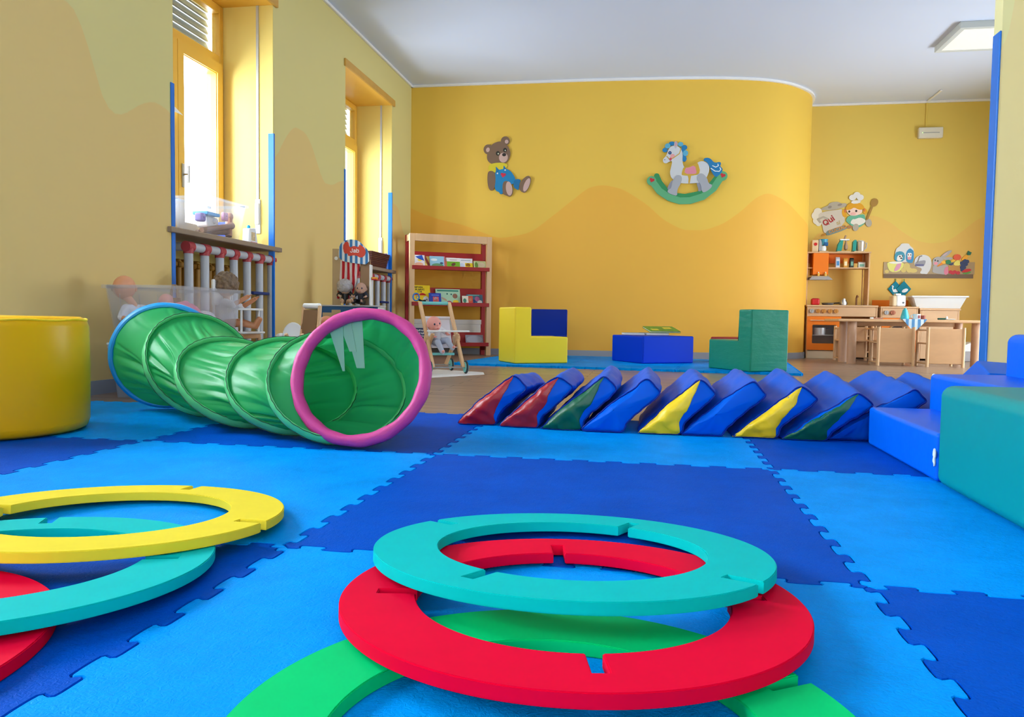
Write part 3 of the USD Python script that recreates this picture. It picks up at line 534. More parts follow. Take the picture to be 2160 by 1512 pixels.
# ================================================================ BOOKS
PAGE = mat('book_pages', (240, 236, 224), .8)
def book(label, loc, w, h, rgb, rz=0, rx=0, th_=.012, art=(), text=(), name='book', ry=0):
    """A closed book standing on local z with its cover facing -y: covers, pages, printed shapes and lettering."""
    t = thing(name, label, 'book', loc, rz, rx=rx, ry=ry); key = 'cover_%02x%02x%02x' % rgb; m = mat(key, rgb, .45)
    part(t, 'front_cover', bx(0, w, 0, .002, 0, h, .0008), m); part(t, 'back_cover', bx(0, w, th_ - .002, th_, 0, h, .0008), m); part(t, 'pages', bx(.003, w - .003, .002, th_ - .002, .003, h - .003, .0005), PAGE)
    for k, (shape, c) in enumerate(art): part(t, 'cover_print', ext_y(shape, -.0007, .0005), mat('cover_%02x%02x%02x' % c, c, .45), smooth=False)
    for s, x, z, hh, c in text:
        q = meshkit.text_mesh(s, hh, .0008, bold=True); q.apply_transform(trimesh.transformations.rotation_matrix(np.pi / 2, [1, 0, 0])); part(t, 'title', mv(q, x, -.0006, z), mat('cover_%02x%02x%02x' % c, c, .5), smooth=False)
    return t
def el(x, z, a, b, rot=0): return affinity.rotate(affinity.scale(Point(x, z).buffer(1, 16), a, b), rot)
rc = lambda x0, z0, x1, z1: sbox(x0, z0, x1, z1)
# bookshelf
SX, SY, SRZ = -2.72, 8.60, 30.0
def sh(x, y, z): c_, s_ = math.cos(R(SRZ)), math.sin(R(SRZ)); return (SX + x * c_ - y * s_, SY + x * s_ + y * c_, z)
REDP = mat('red_shelf_paint', (160, 22, 24), .5)
t = thing('bookshelf', 'beech bookshelf with red display ledges in the far left corner', 'bookshelf', (SX, SY, 0), SRZ)
W_ = .995; DD = .25
for x in (0, W_ - .06): part(t, 'front_post', bx(x, x + .06, 0, .045, 0, 1.41), BEECH); part(t, 'rear_post', bx(x, x + .05, DD - .045, DD, 0, 1.41), REDP if x == 0 else REDP); part(t, 'side_rail', bx(x + .005, x + .045, .045, DD - .045, 1.33, 1.405), BEECH); part(t, 'side_rail', bx(x + .005, x + .045, .045, DD - .045, .06, .12), REDP)
part(t, 'top_rail', bx(.06, W_ - .06, .0, .03, 1.325, 1.41), BEECH)
part(t, 'back_rail', bx(.05, W_ - .05, DD - .03, DD, 1.345, 1.4), BEECH)
for z in (1.02, .60, .13):
    g = part(t, 'display_ledge', bx(.03, W_ - .03, .005, .15, z - .015, z + .006), REDP); part(g, 'ledge_lip', bx(.03, W_ - .03, -.012, .006, z - .02, z + .025), REDP)
    part(t, 'slant_board', tr(bx(.06, W_ - .06, -.006, .006, 0, .2), (0, .14, z + .005), rx=-14), REDP)
def shelf_book(label, x, z, w, h, rgb, art=(), text=(), dy=.09, lean=-16): book(label, sh(x, dy, z + .008), w, h, rgb, rz=SRZ, rx=lean, art=art, text=text)
shelf_book('white picture book with blue star shape, first on the top ledge', .07, 1.02, .13, .15, (236, 232, 238), [(Polygon([(.02, .13), (.1, .15), (.125, .08), (.06, .1)]), (40, 90, 200)), (el(.06, .035, .05, .025), (240, 180, 150)), (el(.07, .09, .025, .018), (250, 220, 90))], dy=.07)
shelf_book('yellow and brown picture book second on the top ledge', .165, 1.02, .115, .14, (222, 190, 96), [(Polygon([(.03, .14), (.06, .14), (.11, .02), (.08, .02)]), (150, 60, 40)), (el(.04, .03, .03, .025), (250, 226, 120))], dy=.105)
shelf_book('light blue picture book in the middle of the top ledge', .265, 1.02, .185, .145, (150, 200, 228), [(el(.09, .03, .07, .026), (96, 150, 110)), (rc(.172, 0, .185, .145), (226, 120, 140)), (el(.05, .1, .04, .015), (226, 238, 244)), (el(.14, .06, .02, .012), (60, 80, 110))], dy=.085)
shelf_book('green picture book with white top and red spine on the top ledge', .452, 1.02, .175, .132, (118, 180, 30), [(rc(0, .085, .175, .132), (242, 236, 236)), (rc(0, 0, .014, .132), (222, 92, 76)), (el(.095, .05, .028, .018, 30), (110, 70, 40)), (rc(.05, .102, .14, .11), (190, 170, 180))], dy=.075)
shelf_book('white and yellow picture book on the top ledge beside the green one', .617, 1.02, .175, .132, (238, 238, 248), [(rc(.08, 0, .175, .075), (246, 214, 30)), (el(.115, .05, .03, .022), (176, 100, 40)), (rc(.03, .105, .15, .112), (150, 160, 190)), (el(.04, .04, .03, .03), (214, 222, 246))], dy=.095)
shelf_book('small pale green picture book at the right end of the top ledge', .80, 1.02, .15, .105, (206, 218, 160), [(el(.03, .05, .02, .04), (110, 150, 60)), (el(.095, .055, .042, .032), (236, 228, 200))], dy=.075)
shelf_book("yellow book with black title at the left of the middle ledge", .065, .60, .215, .225, (250, 214, 10), [(el(.16, .05, .035, .04), (240, 240, 240)), (el(.168, .05, .008, .01), (20, 20, 20)), (el(.06, .075, .02, .02).difference(el(.06, .075, .012, .012)), (40, 120, 200)), (rc(.02, .1, .16, .115), (226, 40, 30)), (el(.05, .118, .03, .012), (226, 40, 30)), (el(.12, .116, .03, .012), (226, 40, 30))], [('IMPARA', .02, .19, .02, (30, 30, 30)), ('I NUMERI', .016, .162, .02, (30, 30, 30)), ('CON', .06, .136, .018, (30, 30, 30))], dy=.10, lean=-17)
shelf_book('small royal blue book standing in front on the middle ledge', .25, .60, .145, .13, (36, 60, 170), [(rc(.045, .02, .115, .085), (220, 90, 90)), (el(.08, .055, .022, .026), (240, 214, 220)), (rc(.03, .1, .12, .108), (120, 150, 230))], dy=.05)
shelf_book('large mint green picture book on the middle ledge', .345, .60, .30, .185, (176, 214, 184), [(rc(.02, .155, .28, .172), (40, 130, 110)), (el(.235, .1, .03, .03), (150, 100, 80)), (el(.24, .03, .035, .022), (240, 206, 40)), (el(.14, .125, .009, .01), (30, 90, 90)), (el(.19, .12, .009, .01), (30, 90, 90)), (el(.1, .06, .04, .012, -30), (190, 160, 130)), (el(.16, .02, .03, .02), (176, 70, 80))], dy=.1)
shelf_book('small white and red picture book on the middle ledge', .655, .60, .13, .105, (232, 222, 206), [(rc(.075, .0, .13, .105), (206, 80, 50)), (el(.03, .045, .02, .028), (60, 130, 110)), (el(.1, .06, .015, .02), (240, 190, 150))], dy=.055)
shelf_book('teal and purple picture book at the right end of the middle ledge', .72, .60, .20, .125, (70, 110, 140), [(rc(.02, .108, .16, .122), (110, 180, 180)), (el(.13, .07, .03, .03), (190, 100, 160)), (el(.16, .03, .03, .025), (230, 226, 236)), (el(.08, .04, .03, .022), (40, 60, 120))], dy=.085)
shelf_book("navy book with white title on the bottom ledge", .06, .13, .24, .19, (22, 30, 84), [(rc(.03, .02, .21, .06), (204, 26, 40)), (el(.19, .03, .03, .02), (240, 240, 240))], [('IMPARA', .05, .15, .022, (236, 236, 240)), ("L'ALFABETO", .022, .115, .022, (236, 236, 240)), ('CON', .085, .082, .02, (236, 236, 240))], dy=.08)
shelf_book('round cornered grey board book at the right of the bottom ledge', .70, .13, .22, .11, (150, 148, 162), [(el(.11, .055, .1, .045), (170, 168, 182))], dy=.05)
t = thing('storage_box', 'long white cardboard box lying behind the bottom ledge of the bookshelf', 'box', sh(.5, .2, 0), SRZ)
part(t, 'box_body', bx(-.42, .42, -.032, .028, .16, .42), mat('box_card', (214, 206, 198), .8)); part(t, 'box_lid', bx(-.425, .425, -.036, .032, .37, .426), mat('box_card', (214, 206, 198), .8))
# books on the ottoman
for lab, x, y, w, h, rgb, z0, rz, th_ in (('pale blue book lying flat on the left of the blue ottoman', -.25, 8.20, .22, .17, (120, 178, 214), .2935, 12, .02), ('grey book lying flat on the blue ottoman', -.02, 8.24, .26, .2, (128, 132, 140), .2935, 25, .022)):
    t = thing('book', lab, 'book', (x, y, z0), rz); m = mat('flat_%d' % rgb[0], rgb, .5)
    part(t, 'back_cover', bx(0, w, 0, h, 0, .002, .0006), m); part(t, 'pages', bx(.003, w - .003, .003, h - .003, .002, th_ - .002, .0005), PAGE); part(t, 'front_cover', bx(0, w, 0, h, th_ - .002, th_, .0006), m)
t = thing('book', 'open green picture book leaning up on the grey book on the ottoman', 'book', (.02, 8.26, .3165), 22, rx=12)
part(t, 'front_cover', bx(0, .34, 0, .24, 0, .004, .001), mat('meadow_cover', (96, 150, 50), .5, var=.25, vs=30)); part(t, 'pages', bx(.006, .334, .006, .234, .004, .014, .001), PAGE); part(t, 'back_cover', bx(0, .34, 0, .24, .014, .018, .001), mat('meadow_cover', (96, 150, 50), .5)); part(t, 'cover_print', cat(bx(.04, .12, .05, .11, .018, .0186, .0002), bx(.2, .29, .12, .19, .018, .0186, .0002)), mat('yellow_print', (226, 206, 70), .5))

# ================================================================ DOLLS
EYE = mat('doll_eye', (30, 40, 70), .3); LIP = mat('doll_lip', (196, 80, 80), .5)
SIT = dict(pelvis=(0, 0, .055, .034), chest=(0, .0, .135, .036), neck=(0, 0, .185, .016), sl=(-.046, 0, .165, .017), sr=(.046, 0, .165, .017), el=(-.082, -.03, .12, .014), er=(.082, -.03, .12, .014), wl=(-.075, -.085, .105, .011), wr=(.075, -.085, .105, .011),
    hl=(-.03, -.01, .045, .026), hr=(.03, -.01, .045, .026), kl=(-.05, -.1, .055, .021), kr=(.05, -.1, .055, .021), al=(-.055, -.175, .03, .015), ar=(.055, -.175, .03, .015), tl=(-.058, -.195, .062, .011), tr=(.058, -.195, .062, .011))
def doll(name, label, loc, rz, skin, cloth=None, hair=None, pose={}, rx=0, ry=0, sc=1.0, head=(0, -.008, .25), hr=.056, bare=True, trousers=None, face=True, headdir=(0, 0, 0), catg='doll'):
    J = {**SIT, **pose}; J = {k: (np.array(v[:3]) * sc, v[3] * sc) for k, v in J.items()}; head = np.array(head) * sc; hr *= sc
    t = thing(name, label, catg, loc, rz, rx=rx, ry=ry)
    J['head'] = (head - (0, 0, hr * .6), hr * .4)
    B = [('pelvis', 'chest'), ('chest', 'neck'), ('neck', 'head'), ('sl', 'sr'), ('chest', 'sl'), ('chest', 'sr'), ('sl', 'el'), ('el', 'wl'), ('sr', 'er'), ('er', 'wr'), ('hl', 'hr'), ('pelvis', 'hl'), ('pelvis', 'hr'), ('hl', 'kl'), ('kl', 'al'), ('al', 'tl'), ('hr', 'kr'), ('kr', 'ar'), ('ar', 'tr')]
    body = part(t, 'body', bones(J, B), skin, smooth=True)
    hm = TM(head, rz=headdir[0], rx=headdir[1], ry=headdir[2])
    def H(m): m = m.copy(); m.apply_transform(hm); return m
    hd = part(t, 'head', H(cat(ball((0, 0, 0), (hr * .93, hr, hr * 1.04), 3), ball((0, -hr * .62, -hr * .45), (hr * .52, hr * .36, hr * .42), 2), ball((0, -hr * 1.0, -hr * .2), (hr * .13, hr * .14, hr * .12)), *[ball((s * hr * .93, 0, -hr * .1), (hr * .12, hr * .22, hr * .28)) for s in (-1, 1)])), skin, smooth=True)
    if face:
        for s in (-1, 1): part(hd, 'eye', H(ball((s * hr * .36, -hr * .88, hr * .02), (hr * .13, hr * .09, hr * .15))), EYE, smooth=True)
        part(hd, 'mouth', H(ball((0, -hr * .93, -hr * .55), (hr * .18, hr * .08, hr * .06))), LIP, smooth=True)
    for s in 'lr':   # hands of five fingers
        w, e = J['w' + s][0], J['e' + s][0]; d = (w - e) / np.linalg.norm(w - e); sd = np.cross(d, [0, 0, 1.]); sd /= np.linalg.norm(sd); q = sc
        f = [cyl(w + sd * o * q, w + sd * o * 1.5 * q + d * l * q, .0042 * q, 8, .003 * q) for o, l in ((-.009, .024), (-.003, .028), (.003, .027), (.009, .022))]
        part(t, 'hand', cat(ball(w + d * .004 * q, np.array((.0125, .0125, .0095)) * q), *f, cyl(w, w + sd * (-.02 if s == 'l' else .02) * q + d * .012 * q, .0045 * q, 8)), skin, smooth=True)
    G = lambda bs, dr: bones({k: (J[k][0], J[k][1] + dr * sc) for k in J}, bs)
    if cloth is not None: part(t, 'shirt', G([('pelvis', 'chest'), ('sl', 'sr'), ('chest', 'sl'), ('chest', 'sr'), ('sl', 'el'), ('sr', 'er')], .007), cloth, smooth=True)
    if trousers is not None: part(t, 'trousers', G([('hl', 'hr'), ('pelvis', 'hl'), ('pelvis', 'hr'), ('hl', 'kl'), ('hr', 'kr'), ('kl', 'al'), ('kr', 'ar')], .007), trousers, smooth=True)
    if hair is not None:
        hh = ball((0, hr * .12, hr * .16), (hr * 1.13, hr * 1.13, hr * 1.08), 4); hh = minus(hh, bx(-hr * 2, hr * 2, -hr * 2, -hr * .45, -hr * 2, hr * .55)); hh = tm(man(hh).refine_to_length(.008))
        part(t, 'hair', H(wob(hh, .012 * sc, 60, 5)), hair, smooth=True)
    return t
CLOTHW = mat('white_cotton', (222, 222, 230), .85, bump=.3, bs=60, bd=.003); CLOTHP = mat('pink_fleece', (232, 130, 170), .9, bump=.4, bs=50, bd=.004); CLOTHG = mat('grey_cotton', (168, 176, 196), .85, bump=.3, bs=60, bd=.003)
HAIR = mat('brown_doll_hair', (120, 98, 78), .6, var=.35, vs=60, stretch=(1, 1, .2), bump=.6, bs=90, bd=.004)
HAIRG = mat('grey_doll_hair', (176, 172, 176), .8, var=.2, vs=60, bump=.5, bs=80, bd=.004)
# ---------------------------------------------------------------- clear boxes with dolls
def tub(name, label, loc, w, d, h, taper, material, rz=0, wall=.004, lid=None, ribs=True, catg='box'):
    t = thing(name, label, catg, loc, rz)
    fr = lambda w0, d0, w1, d1, z0, z1: hull([(sx * w0 / 2, sy * d0 / 2, z0) for sx in (-1, 1) for sy in (-1, 1)] + [(sx * w1 / 2, sy * d1 / 2, z1) for sx in (-1, 1) for sy in (-1, 1)])
    part(t, 'box_wall', minus(fr(w - taper, d - taper, w, d, 0, h), fr(w - taper - 2 * wall, d - taper - 2 * wall, w - 2 * wall, d - 2 * wall, wall, h + .01)), material, smooth=False)
    part(t, 'rim', minus(bx(-w / 2 - .014, w / 2 + .014, -d / 2 - .014, d / 2 + .014, h - .016, h + .003), bx(-w / 2 + .003, w / 2 - .003, -d / 2 + .003, d / 2 - .003, h - .03, h + .02)), material, smooth=False)
    if ribs:
        for x in (-w * .28, w * .02, w * .30): part(t, 'moulded_rib', hull([(x + s, -(d - taper) / 2 - (taper / 2) * u - .001 - q, z) for s in (-.002, .002) for q in (0, .003) for u, z in ((.12, h * .12), (.85, h * .85))]), material, smooth=False)
    if lid: part(t, 'lid', bx(-w / 2 - .016, w / 2 + .016, -d / 2 - .016, d / 2 + .016, h + .001, h + .014), lid)
    return t
tub('toy_box', 'closed cloudy plastic toy box standing on the floor under the open doll box', (-2.585, 3.94, 0), .34, .66, .275, .04, CLOUDY, lid=WHITE)
tub('toy_box', 'open clear plastic box full of dolls and doll clothes by the left wall', (-2.585, 3.94, .291), .37, .70, .295, .07, CLEAR)
def heap(name, label, c, r, material, seed, amp=.03, catg='doll clothes'):
    t = thing(name, label, catg, c); m = ball((0, 0, r[2]), r, 4); part(t, 'cloth_folds', wob(wob(m, amp, 12, seed), amp * .5, 30, seed + 3), material, smooth=True)
doll('baby_doll', 'bald doll whose head sticks up at the left end of the open doll box', (-2.69, 3.71, .305), 62, SKIN, cloth=CLOTHW, head=(-.028, .052, .28), hr=.062, trousers=mat('beige_fleece', (196, 170, 150), .9), sc=.98, pose=dict(kl=(-.04, -.06, .10, .02), kr=(.04, -.06, .10, .02), al=(-.04, -.1, .045, .015), ar=(.04, -.1, .045, .015), tl=(-.04, -.12, .05, .011), tr=(.04, -.12, .05, .011)), headdir=(150, 25, 0))
heap('cloth_bundle', 'pink fleece doll clothes crumpled in the middle of the doll box', (-2.535, 3.93, .30), (.075, .13, .105), CLOTHP, 4, .022)
heap('cloth_bundle', 'white doll clothes with grey blots at the far end of the doll box', (-2.55, 4.15, .30), (.085, .095, .08), mat('blotted_cotton', (214, 216, 226), .85, var=.2, vs=22, bump=.3, bs=50, bd=.004), 8, .02)
heap('cloth_bundle', 'beige doll clothes at the near end of the doll box under the bald doll', (-2.60, 3.70, .30), (.07, .06, .06), mat('beige_fleece', (196, 170, 150), .9), 12, .015)
doll('baby_doll', 'small doll buried face down among the clothes in the middle of the doll box', (-2.70, 4.0, .31), 200, SKINP, cloth=CLOTHP, sc=.8, trousers=CLOTHW)
t = thing('toy_clasp', 'little bronze toy handle showing above the rim of the doll box', 'toy', (-2.66, 4.02, .53)); part(t, 'loop', tube([(-.02, 0, 0), (-.018, 0, .05), (-.008, 0, .075), (.008, 0, .075), (.018, 0, .05), (.02, 0, 0)], .007, 8), mat('bronze_toy', (140, 104, 70), .4)); part(t, 'plate', bx(-.04, .035, -.008, .008, -.1, .004), mat('bronze_toy', (140, 104, 70), .4))
# ---------------------------------------------------------------- doll on its high chair
BE = mat('pale_beech', (206, 160, 120), .5, var=.1, vs=6)
t = thing('doll_high_chair', 'white topped wooden doll high chair behind the doll box', 'doll chair', (-2.57, 4.52, 0), world=True)
part(t, 'tray', hull(np.vstack([lathe([(0, 0), (.0, .004)], 4).vertices * 0 + (-2.47, 4.52, .478)] + [np.array([(-2.51 + .11 * math.cos(a) * 1.0, 4.52 + .13 * math.sin(a), z) for a in np.linspace(-1.9, 1.9, 20)]) for z in (.472, .484)])), WHITE)
part(t, 'seat', bx(-2.67, -2.43, 4.40, 4.64, .325, .338, .005), WHITE)
for x, y in ((-2.655, 4.415), (-2.655, 4.625), (-2.47, 4.415), (-2.47, 4.625)):
    dx = -.03 if x < -2.57 else .035; part(t, 'leg', tube([(x + dx, y + (y - 4.52) * .3, 0), (x, y, .325)], .013, 10), BE)
    part(t, 'arm_post', tube([(x, y, .33), (x, y, .475 if x > -2.57 else .66)], .008, 8), WHITE)
part(t, 'backrest', bx(-2.67, -2.655, 4.41, 4.63, .5, .66, .005), WHITE); part(t, 'stretcher', tube([(-2.45, 4.39, .16), (-2.45, 4.65, .16)], .008, 8), BE); part(t, 'skirt', bx(-2.66, -2.46, 4.41, 4.63, .295, .326, .004), BE)
doll('dressed_doll', 'doll with tousled brown hair sitting in the high chair behind the doll box', (-2.63, 4.52, .340), 108, mat('tan_doll_vinyl', (206, 140, 100), .45), hair=HAIR, cloth=CLOTHW, head=(0, 0, .265), hr=.064, headdir=(72, 0, 0), sc=1.08, pose=dict(wr=(.055, -.15, .19, .012), er=(.075, -.07, .14, .014), wl=(-.06, -.13, .2, .012), el=(-.08, -.05, .15, .014), al=(-.04, -.165, .03, .016), tl=(-.045, -.19, .075, .012), ar=(.03, -.16, .028, .016), tr=(.03, -.185, .07, .012), kl=(-.04, -.09, .05, .023), kr=(.035, -.085, .048, .023)))
# ---------------------------------------------------------------- sill things
t = tub('toy_box', 'clear plastic box of toys standing on the nearer window sill', (-3.14, 5.17, .987), .30, .50, .27, .08, SILLC, ribs=False)
for nm_, lab, q0, q1, r_, c in (('toy_rail', 'long wooden toy rail lying in the box on the window sill', (-3.09, 4.99, 1.03), (-3.06, 5.33, 1.10), .02, (160, 116, 84)), ('toy_rail', 'short wooden toy rail under the long one in the sill box', (-3.12, 4.98, 1.012), (-3.08, 5.30, 1.05), .02, (140, 104, 84)), ('toy_doll_leg', 'tan toy figure standing upright at the right end of the sill box', (-3.07, 5.31, 1.02), (-3.09, 5.35, 1.17), .024, (190, 130, 96))):
    t = thing(nm_, lab, 'toy', np.mean([q0, q1], 0), world=True); part(t, 'bar', cyl(q0, q1, r_, 10), mat('toy_%d' % c[0], c, .5)); part(t, 'knob', ball(q1, r_ * 1.3), mat('toy_%d' % c[0], c, .5))
for lab, q, d, c in (('blue plastic lid lying on top of the toys in the sill box', (-3.12, 5.10, 1.155), (.06, .08, .012), (30, 150, 214)), ('small white toy house in the middle of the sill box', (-3.13, 5.13, 1.10), (.05, .07, .04), (226, 214, 206)), ('purple toy block at the left of the sill box', (-3.1, 4.99, 1.12), (.03, .03, .03), (150, 130, 200)), ('pink toy button high at the right of the sill box', (-3.06, 5.24, 1.155), (.012, .03, .03), (206, 130, 160)), ('dark blue toy plate at the right end of the sill box', (-3.13, 5.345, 1.075), (.05, .006, .055), (60, 90, 200)), ('dark toy car at the bottom of the sill box', (-3.12, 5.2, 1.07), (.04, .06, .02), (80, 78, 110))):
    t = thing('toy_piece', lab, 'toy', q); x, y, z = d; part(t, 'block', soft(-x, x, -y, y, -z, z, min(d) * .5), mat('piece_%d' % (c[0] * 7 + c[2]), c, .45)); part(t, 'stud', ball((x * .9, 0, z * .2), (min(d) * .5,) * 3, 1), mat('piece_%d' % (c[0] * 7 + c[2]), c, .45))
t = thing('toy_phone', 'small white toy with coloured panel beside the clear box on the sill', 'toy', (-3.06, 5.60, .987))
part(t, 'toy_body', hull(np.vstack([ICO * .012 + q for q in [(-.02, -.05, .012), (.02, -.05, .012), (-.02, .06, .012), (.02, .06, .012), (-.02, -.045, .11), (.02, -.045, .11), (-.02, .03, .12), (.02, .03, .12)]])), WHITE)
part(t, 'screen', bx(.03, .0335, -.035, .025, .03, .095, .001), mat('toy_screen', (226, 200, 150), .5, var=.3, vs=40)); part(t, 'base_stripe', bx(.03, .0335, -.045, .055, .005, .02, .001), RED); part(t, 'knob', ball((0, -.02, .135), .014), mat('toy_blue', (30, 160, 210), .4))
for lab, x, y, z in (('white paper triangle stuck beside the handle of the nearer window', -3.31, 5.05, 1.86), ('white paper triangle stuck in the farther window above the blue bottle', -3.31, 8.02, 1.78)):
    t = thing('paper_pennant', lab, 'paper', (x, y, z), world=True); part(t, 'paper_triangle', hull([(x + d, y + a_, z + b_) for d in (0, .0015) for a_, b_ in ((-.09, 0), (.07, .0), (-.09, .055))]), WHITE); part(t, 'tape', bx(x - .001, x + .0025, y - .085, y - .06, z + .035, z + .05, .0003), CORN)
BT = mat('royal_blue_plastic', (10, 60, 220), .35)
t = thing('spray_bottle', 'tall blue plastic bottle with red spout on the farther window sill', 'bottle', (-3.19, 7.66, .986)); part(t, 'bottle_body', lathe([(0, 0), (.045, 0), (.05, .02), (.05, .16), (.03, .2), (.022, .23), (.026, .24), (.026, .3), (.018, .33), (0, .335)], 24), BT); part(t, 'spout', cyl((0, .0, .15), (.03, .09, .18), .012, 10, .02), mat('crimson_plastic', (190, 30, 80), .4)); part(t, 'cap', lathe([(.0, .333), (.02, .335), (.03, .345), (.006, .37), (0, .372)], 20), BT)
t = thing('bottle', 'short blue bottle at the right end of the farther sill', 'bottle', (-3.0, 8.58, .986)); part(t, 'bottle_body', lathe([(0, 0), (.03, 0), (.034, .02), (.034, .11), (.016, .14), (.016, .16), (0, .16)], 20), mat('sky_plastic', (20, 110, 220), .35)); part(t, 'cap', cyl((0, 0, .158), (0, 0, .185), .018, 16), mat('purple_cap', (90, 60, 190), .4))
WICK = mat('brown_wicker', (92, 46, 36), .6, var=.3, vs=30)
t = thing('wicker_basket', 'dark brown wicker basket on the farther window sill', 'basket', (-3.10, 8.30, .986)); N_ = 9
part(t, 'basket_core', minus(hull([(sx * (.11 + .03 * u), sy * (.24 + .05 * u), z) for sx in (-1, 1) for sy in (-1, 1) for u, z in ((0, 0), (1, .165))]), hull([(sx * (.10 + .03 * u), sy * (.23 + .05 * u), z) for sx in (-1, 1) for sy in (-1, 1) for u, z in ((0, .01), (1.05, .18))])), WICK)
for k in range(N_):
    u = k / (N_ - 1.); a_, b_ = .113 + .03 * u, .243 + .05 * u; part(t, 'wicker_strand', tube([(a_ * sx, b_ * sy, .012 + .15 * u) for sx, sy in ((-1, -1), (0, -1), (1, -1), (1, -.5), (1, 0), (1, .5), (1, 1), (0, 1), (-1, 1), (-1, 0))], .008, 6, closed=True), WICK)
# ---------------------------------------------------------------- puppet theatre
TB = mat('theatre_blue', (24, 86, 140), .5); TBEI = mat('theatre_birch', (190, 164, 124), .55, var=.06, vs=4); CURT = stripes('curtain_stripes', 'x', .045, (196, 24, 40), (232, 220, 220)); HEAD = stripes('header_stripes', 'x', .046, (226, 232, 238), (40, 120, 186), .5)
HX, HY, HRZ = -2.86, 6.50, 8
t = thing('puppet_theatre', 'wooden toy puppet theatre with striped header and curtains by the left wall', 'toy theatre', (HX, HY, 0), HRZ)
part(t, 'counter', bx(-.03, .54, -.10, .16, .53, .542), mat('counter_grey', (196, 198, 200), .5)); part(t, 'back_board', bx(.09, .165, 0, .015, .542, 1.04), TBEI); part(t, 'screw', cyl((.125, -.006, .955), (.125, .002, .955), .016, 16), WHITE)
part(t, 'side_post', bx(.34, .43, 0, .015, .542, .95), mat('theatre_brown', (150, 116, 84), .55)); part(t, 'edge_post', bx(.43, .445, -.05, .02, .542, .9), WHITE)
hp = Polygon([(.155, .935), (.155, 1.04), (.175, 1.09), (.22, 1.115), (.27, 1.122), (.33, 1.11), (.37, 1.07), (.42, 1.02), (.425, .9), (.30, .91)])
hb_ = part(t, 'header', ext_y(smoothpoly(hp.exterior.coords[:-1], 1), -.03, -.018), HEAD, smooth=False)
part(hb_, 'banner', ext_y(smoothpoly([(.19, 1.06), (.215, 1.10), (.24, 1.10), (.25, 1.045), (.29, 1.065), (.33, 1.05), (.34, 1.08), (.39, 1.04), (.395, .99), (.355, .955), (.30, .985), (.24, .97), (.235, 1.0), (.205, .99)], 1), -.034, -.029), mat('banner_red', (210, 60, 34), .5))
q = meshkit.text_mesh('Jab', .034, .002, bold=True); q.apply_transform(trimesh.transformations.rotation_matrix(np.pi / 2, [1, 0, 0])); part(hb_, 'lettering', mv(q, .255, -.0342, 1.005), WHITE, smooth=False)
def drape(x0, x1, z0, z1, y, amp, n, shift=0, gather=1.0):
    V = []; xs = np.linspace(0, 1, 60)
    for u in np.linspace(0, 1, 14):
        for x in xs: V.append((x0 + (x1 - x0) * (x * (1 - (1 - gather) * u)) + shift * u * u, y + amp * math.sin(2 * math.pi * n * x) * (.5 + .5 * u), z1 + (z0 - z1) * u))
    F = []
    for i in range(13):
        for j in range(59): a = i * 60 + j; F += [(a, a + 1, a + 61), (a, a + 61, a + 60)]
    V = np.array(V); B = V + (0, .002, 0); F = np.array(F); return trimesh.Trimesh(np.vstack([V, B]), np.vstack([F, F[:, ::-1] + len(V)]), process=False)
part(t, 'curtain', drape(.165, .345, .60, .935, -.012, .008, 6, -.035, .75), CURT, smooth=True)
part(t, 'base_frame', bx(-.01, .52, -.09, -.075, 0, .53), TB); part(t, 'base_side', bx(-.012, .0, -.09, .15, 0, .53), TB); part(t, 'base_side', bx(.505, .522, -.09, .15, 0, .53), WHITE)
part(t, 'panel_board', bx(.03, .265, -.097, -.089, .08, .475), TBEI); part(t, 'panel_tab', bx(.11, .19, -.0985, -.09, .46, .5), TBEI)
part(t, 'lower_curtain', drape(.30, .475, .1, .515, -.097, .006, 7), CURT, smooth=True); part(t, 'lower_side', bx(.475, .505, -.095, -.089, .02, .53), mat('theatre_navy', (26, 50, 120), .5))
def T_(x, y, z): c_, s_ = math.cos(R(HRZ)), math.sin(R(HRZ)); return (HX + x * c_ - y * s_, HY + x * s_ + y * c_, z)
doll('hand_puppet', 'hand puppet with bushy whitish hair slumped at the left of the theatre counter', T_(.215, -.05, .543), 30, mat('beige_puppet', (206, 170, 140), .8), hair=HAIRG, headdir=(165, 0, 0), cloth=DARK, sc=.72, head=(0, 0, .215), hr=.085, face=False, catg='puppet')
doll('hand_puppet', 'bald pink faced puppet in a dark checked coat on the theatre counter', T_(.36, -.05, .543), 5, mat('rosy_puppet', (190, 150, 132), .8), cloth=mat('checked_coat', (40, 42, 56), .8, var=.6, vs=60), sc=.68, head=(0, 0, .215), hr=.075, trousers=DARK, catg='puppet')
t = thing('toy_car', 'small yellow and red toy clipped on the right edge of the theatre', 'toy', T_(.468, -.02, .78)); part(t, 'toy_body', soft(-.02, .03, -.015, .015, -.012, .012, .006), mat('toy_yellow', (226, 150, 30), .4)); part(t, 'stripe', bx(-.018, .028, -.0165, .016, -.014, -.002), RED)
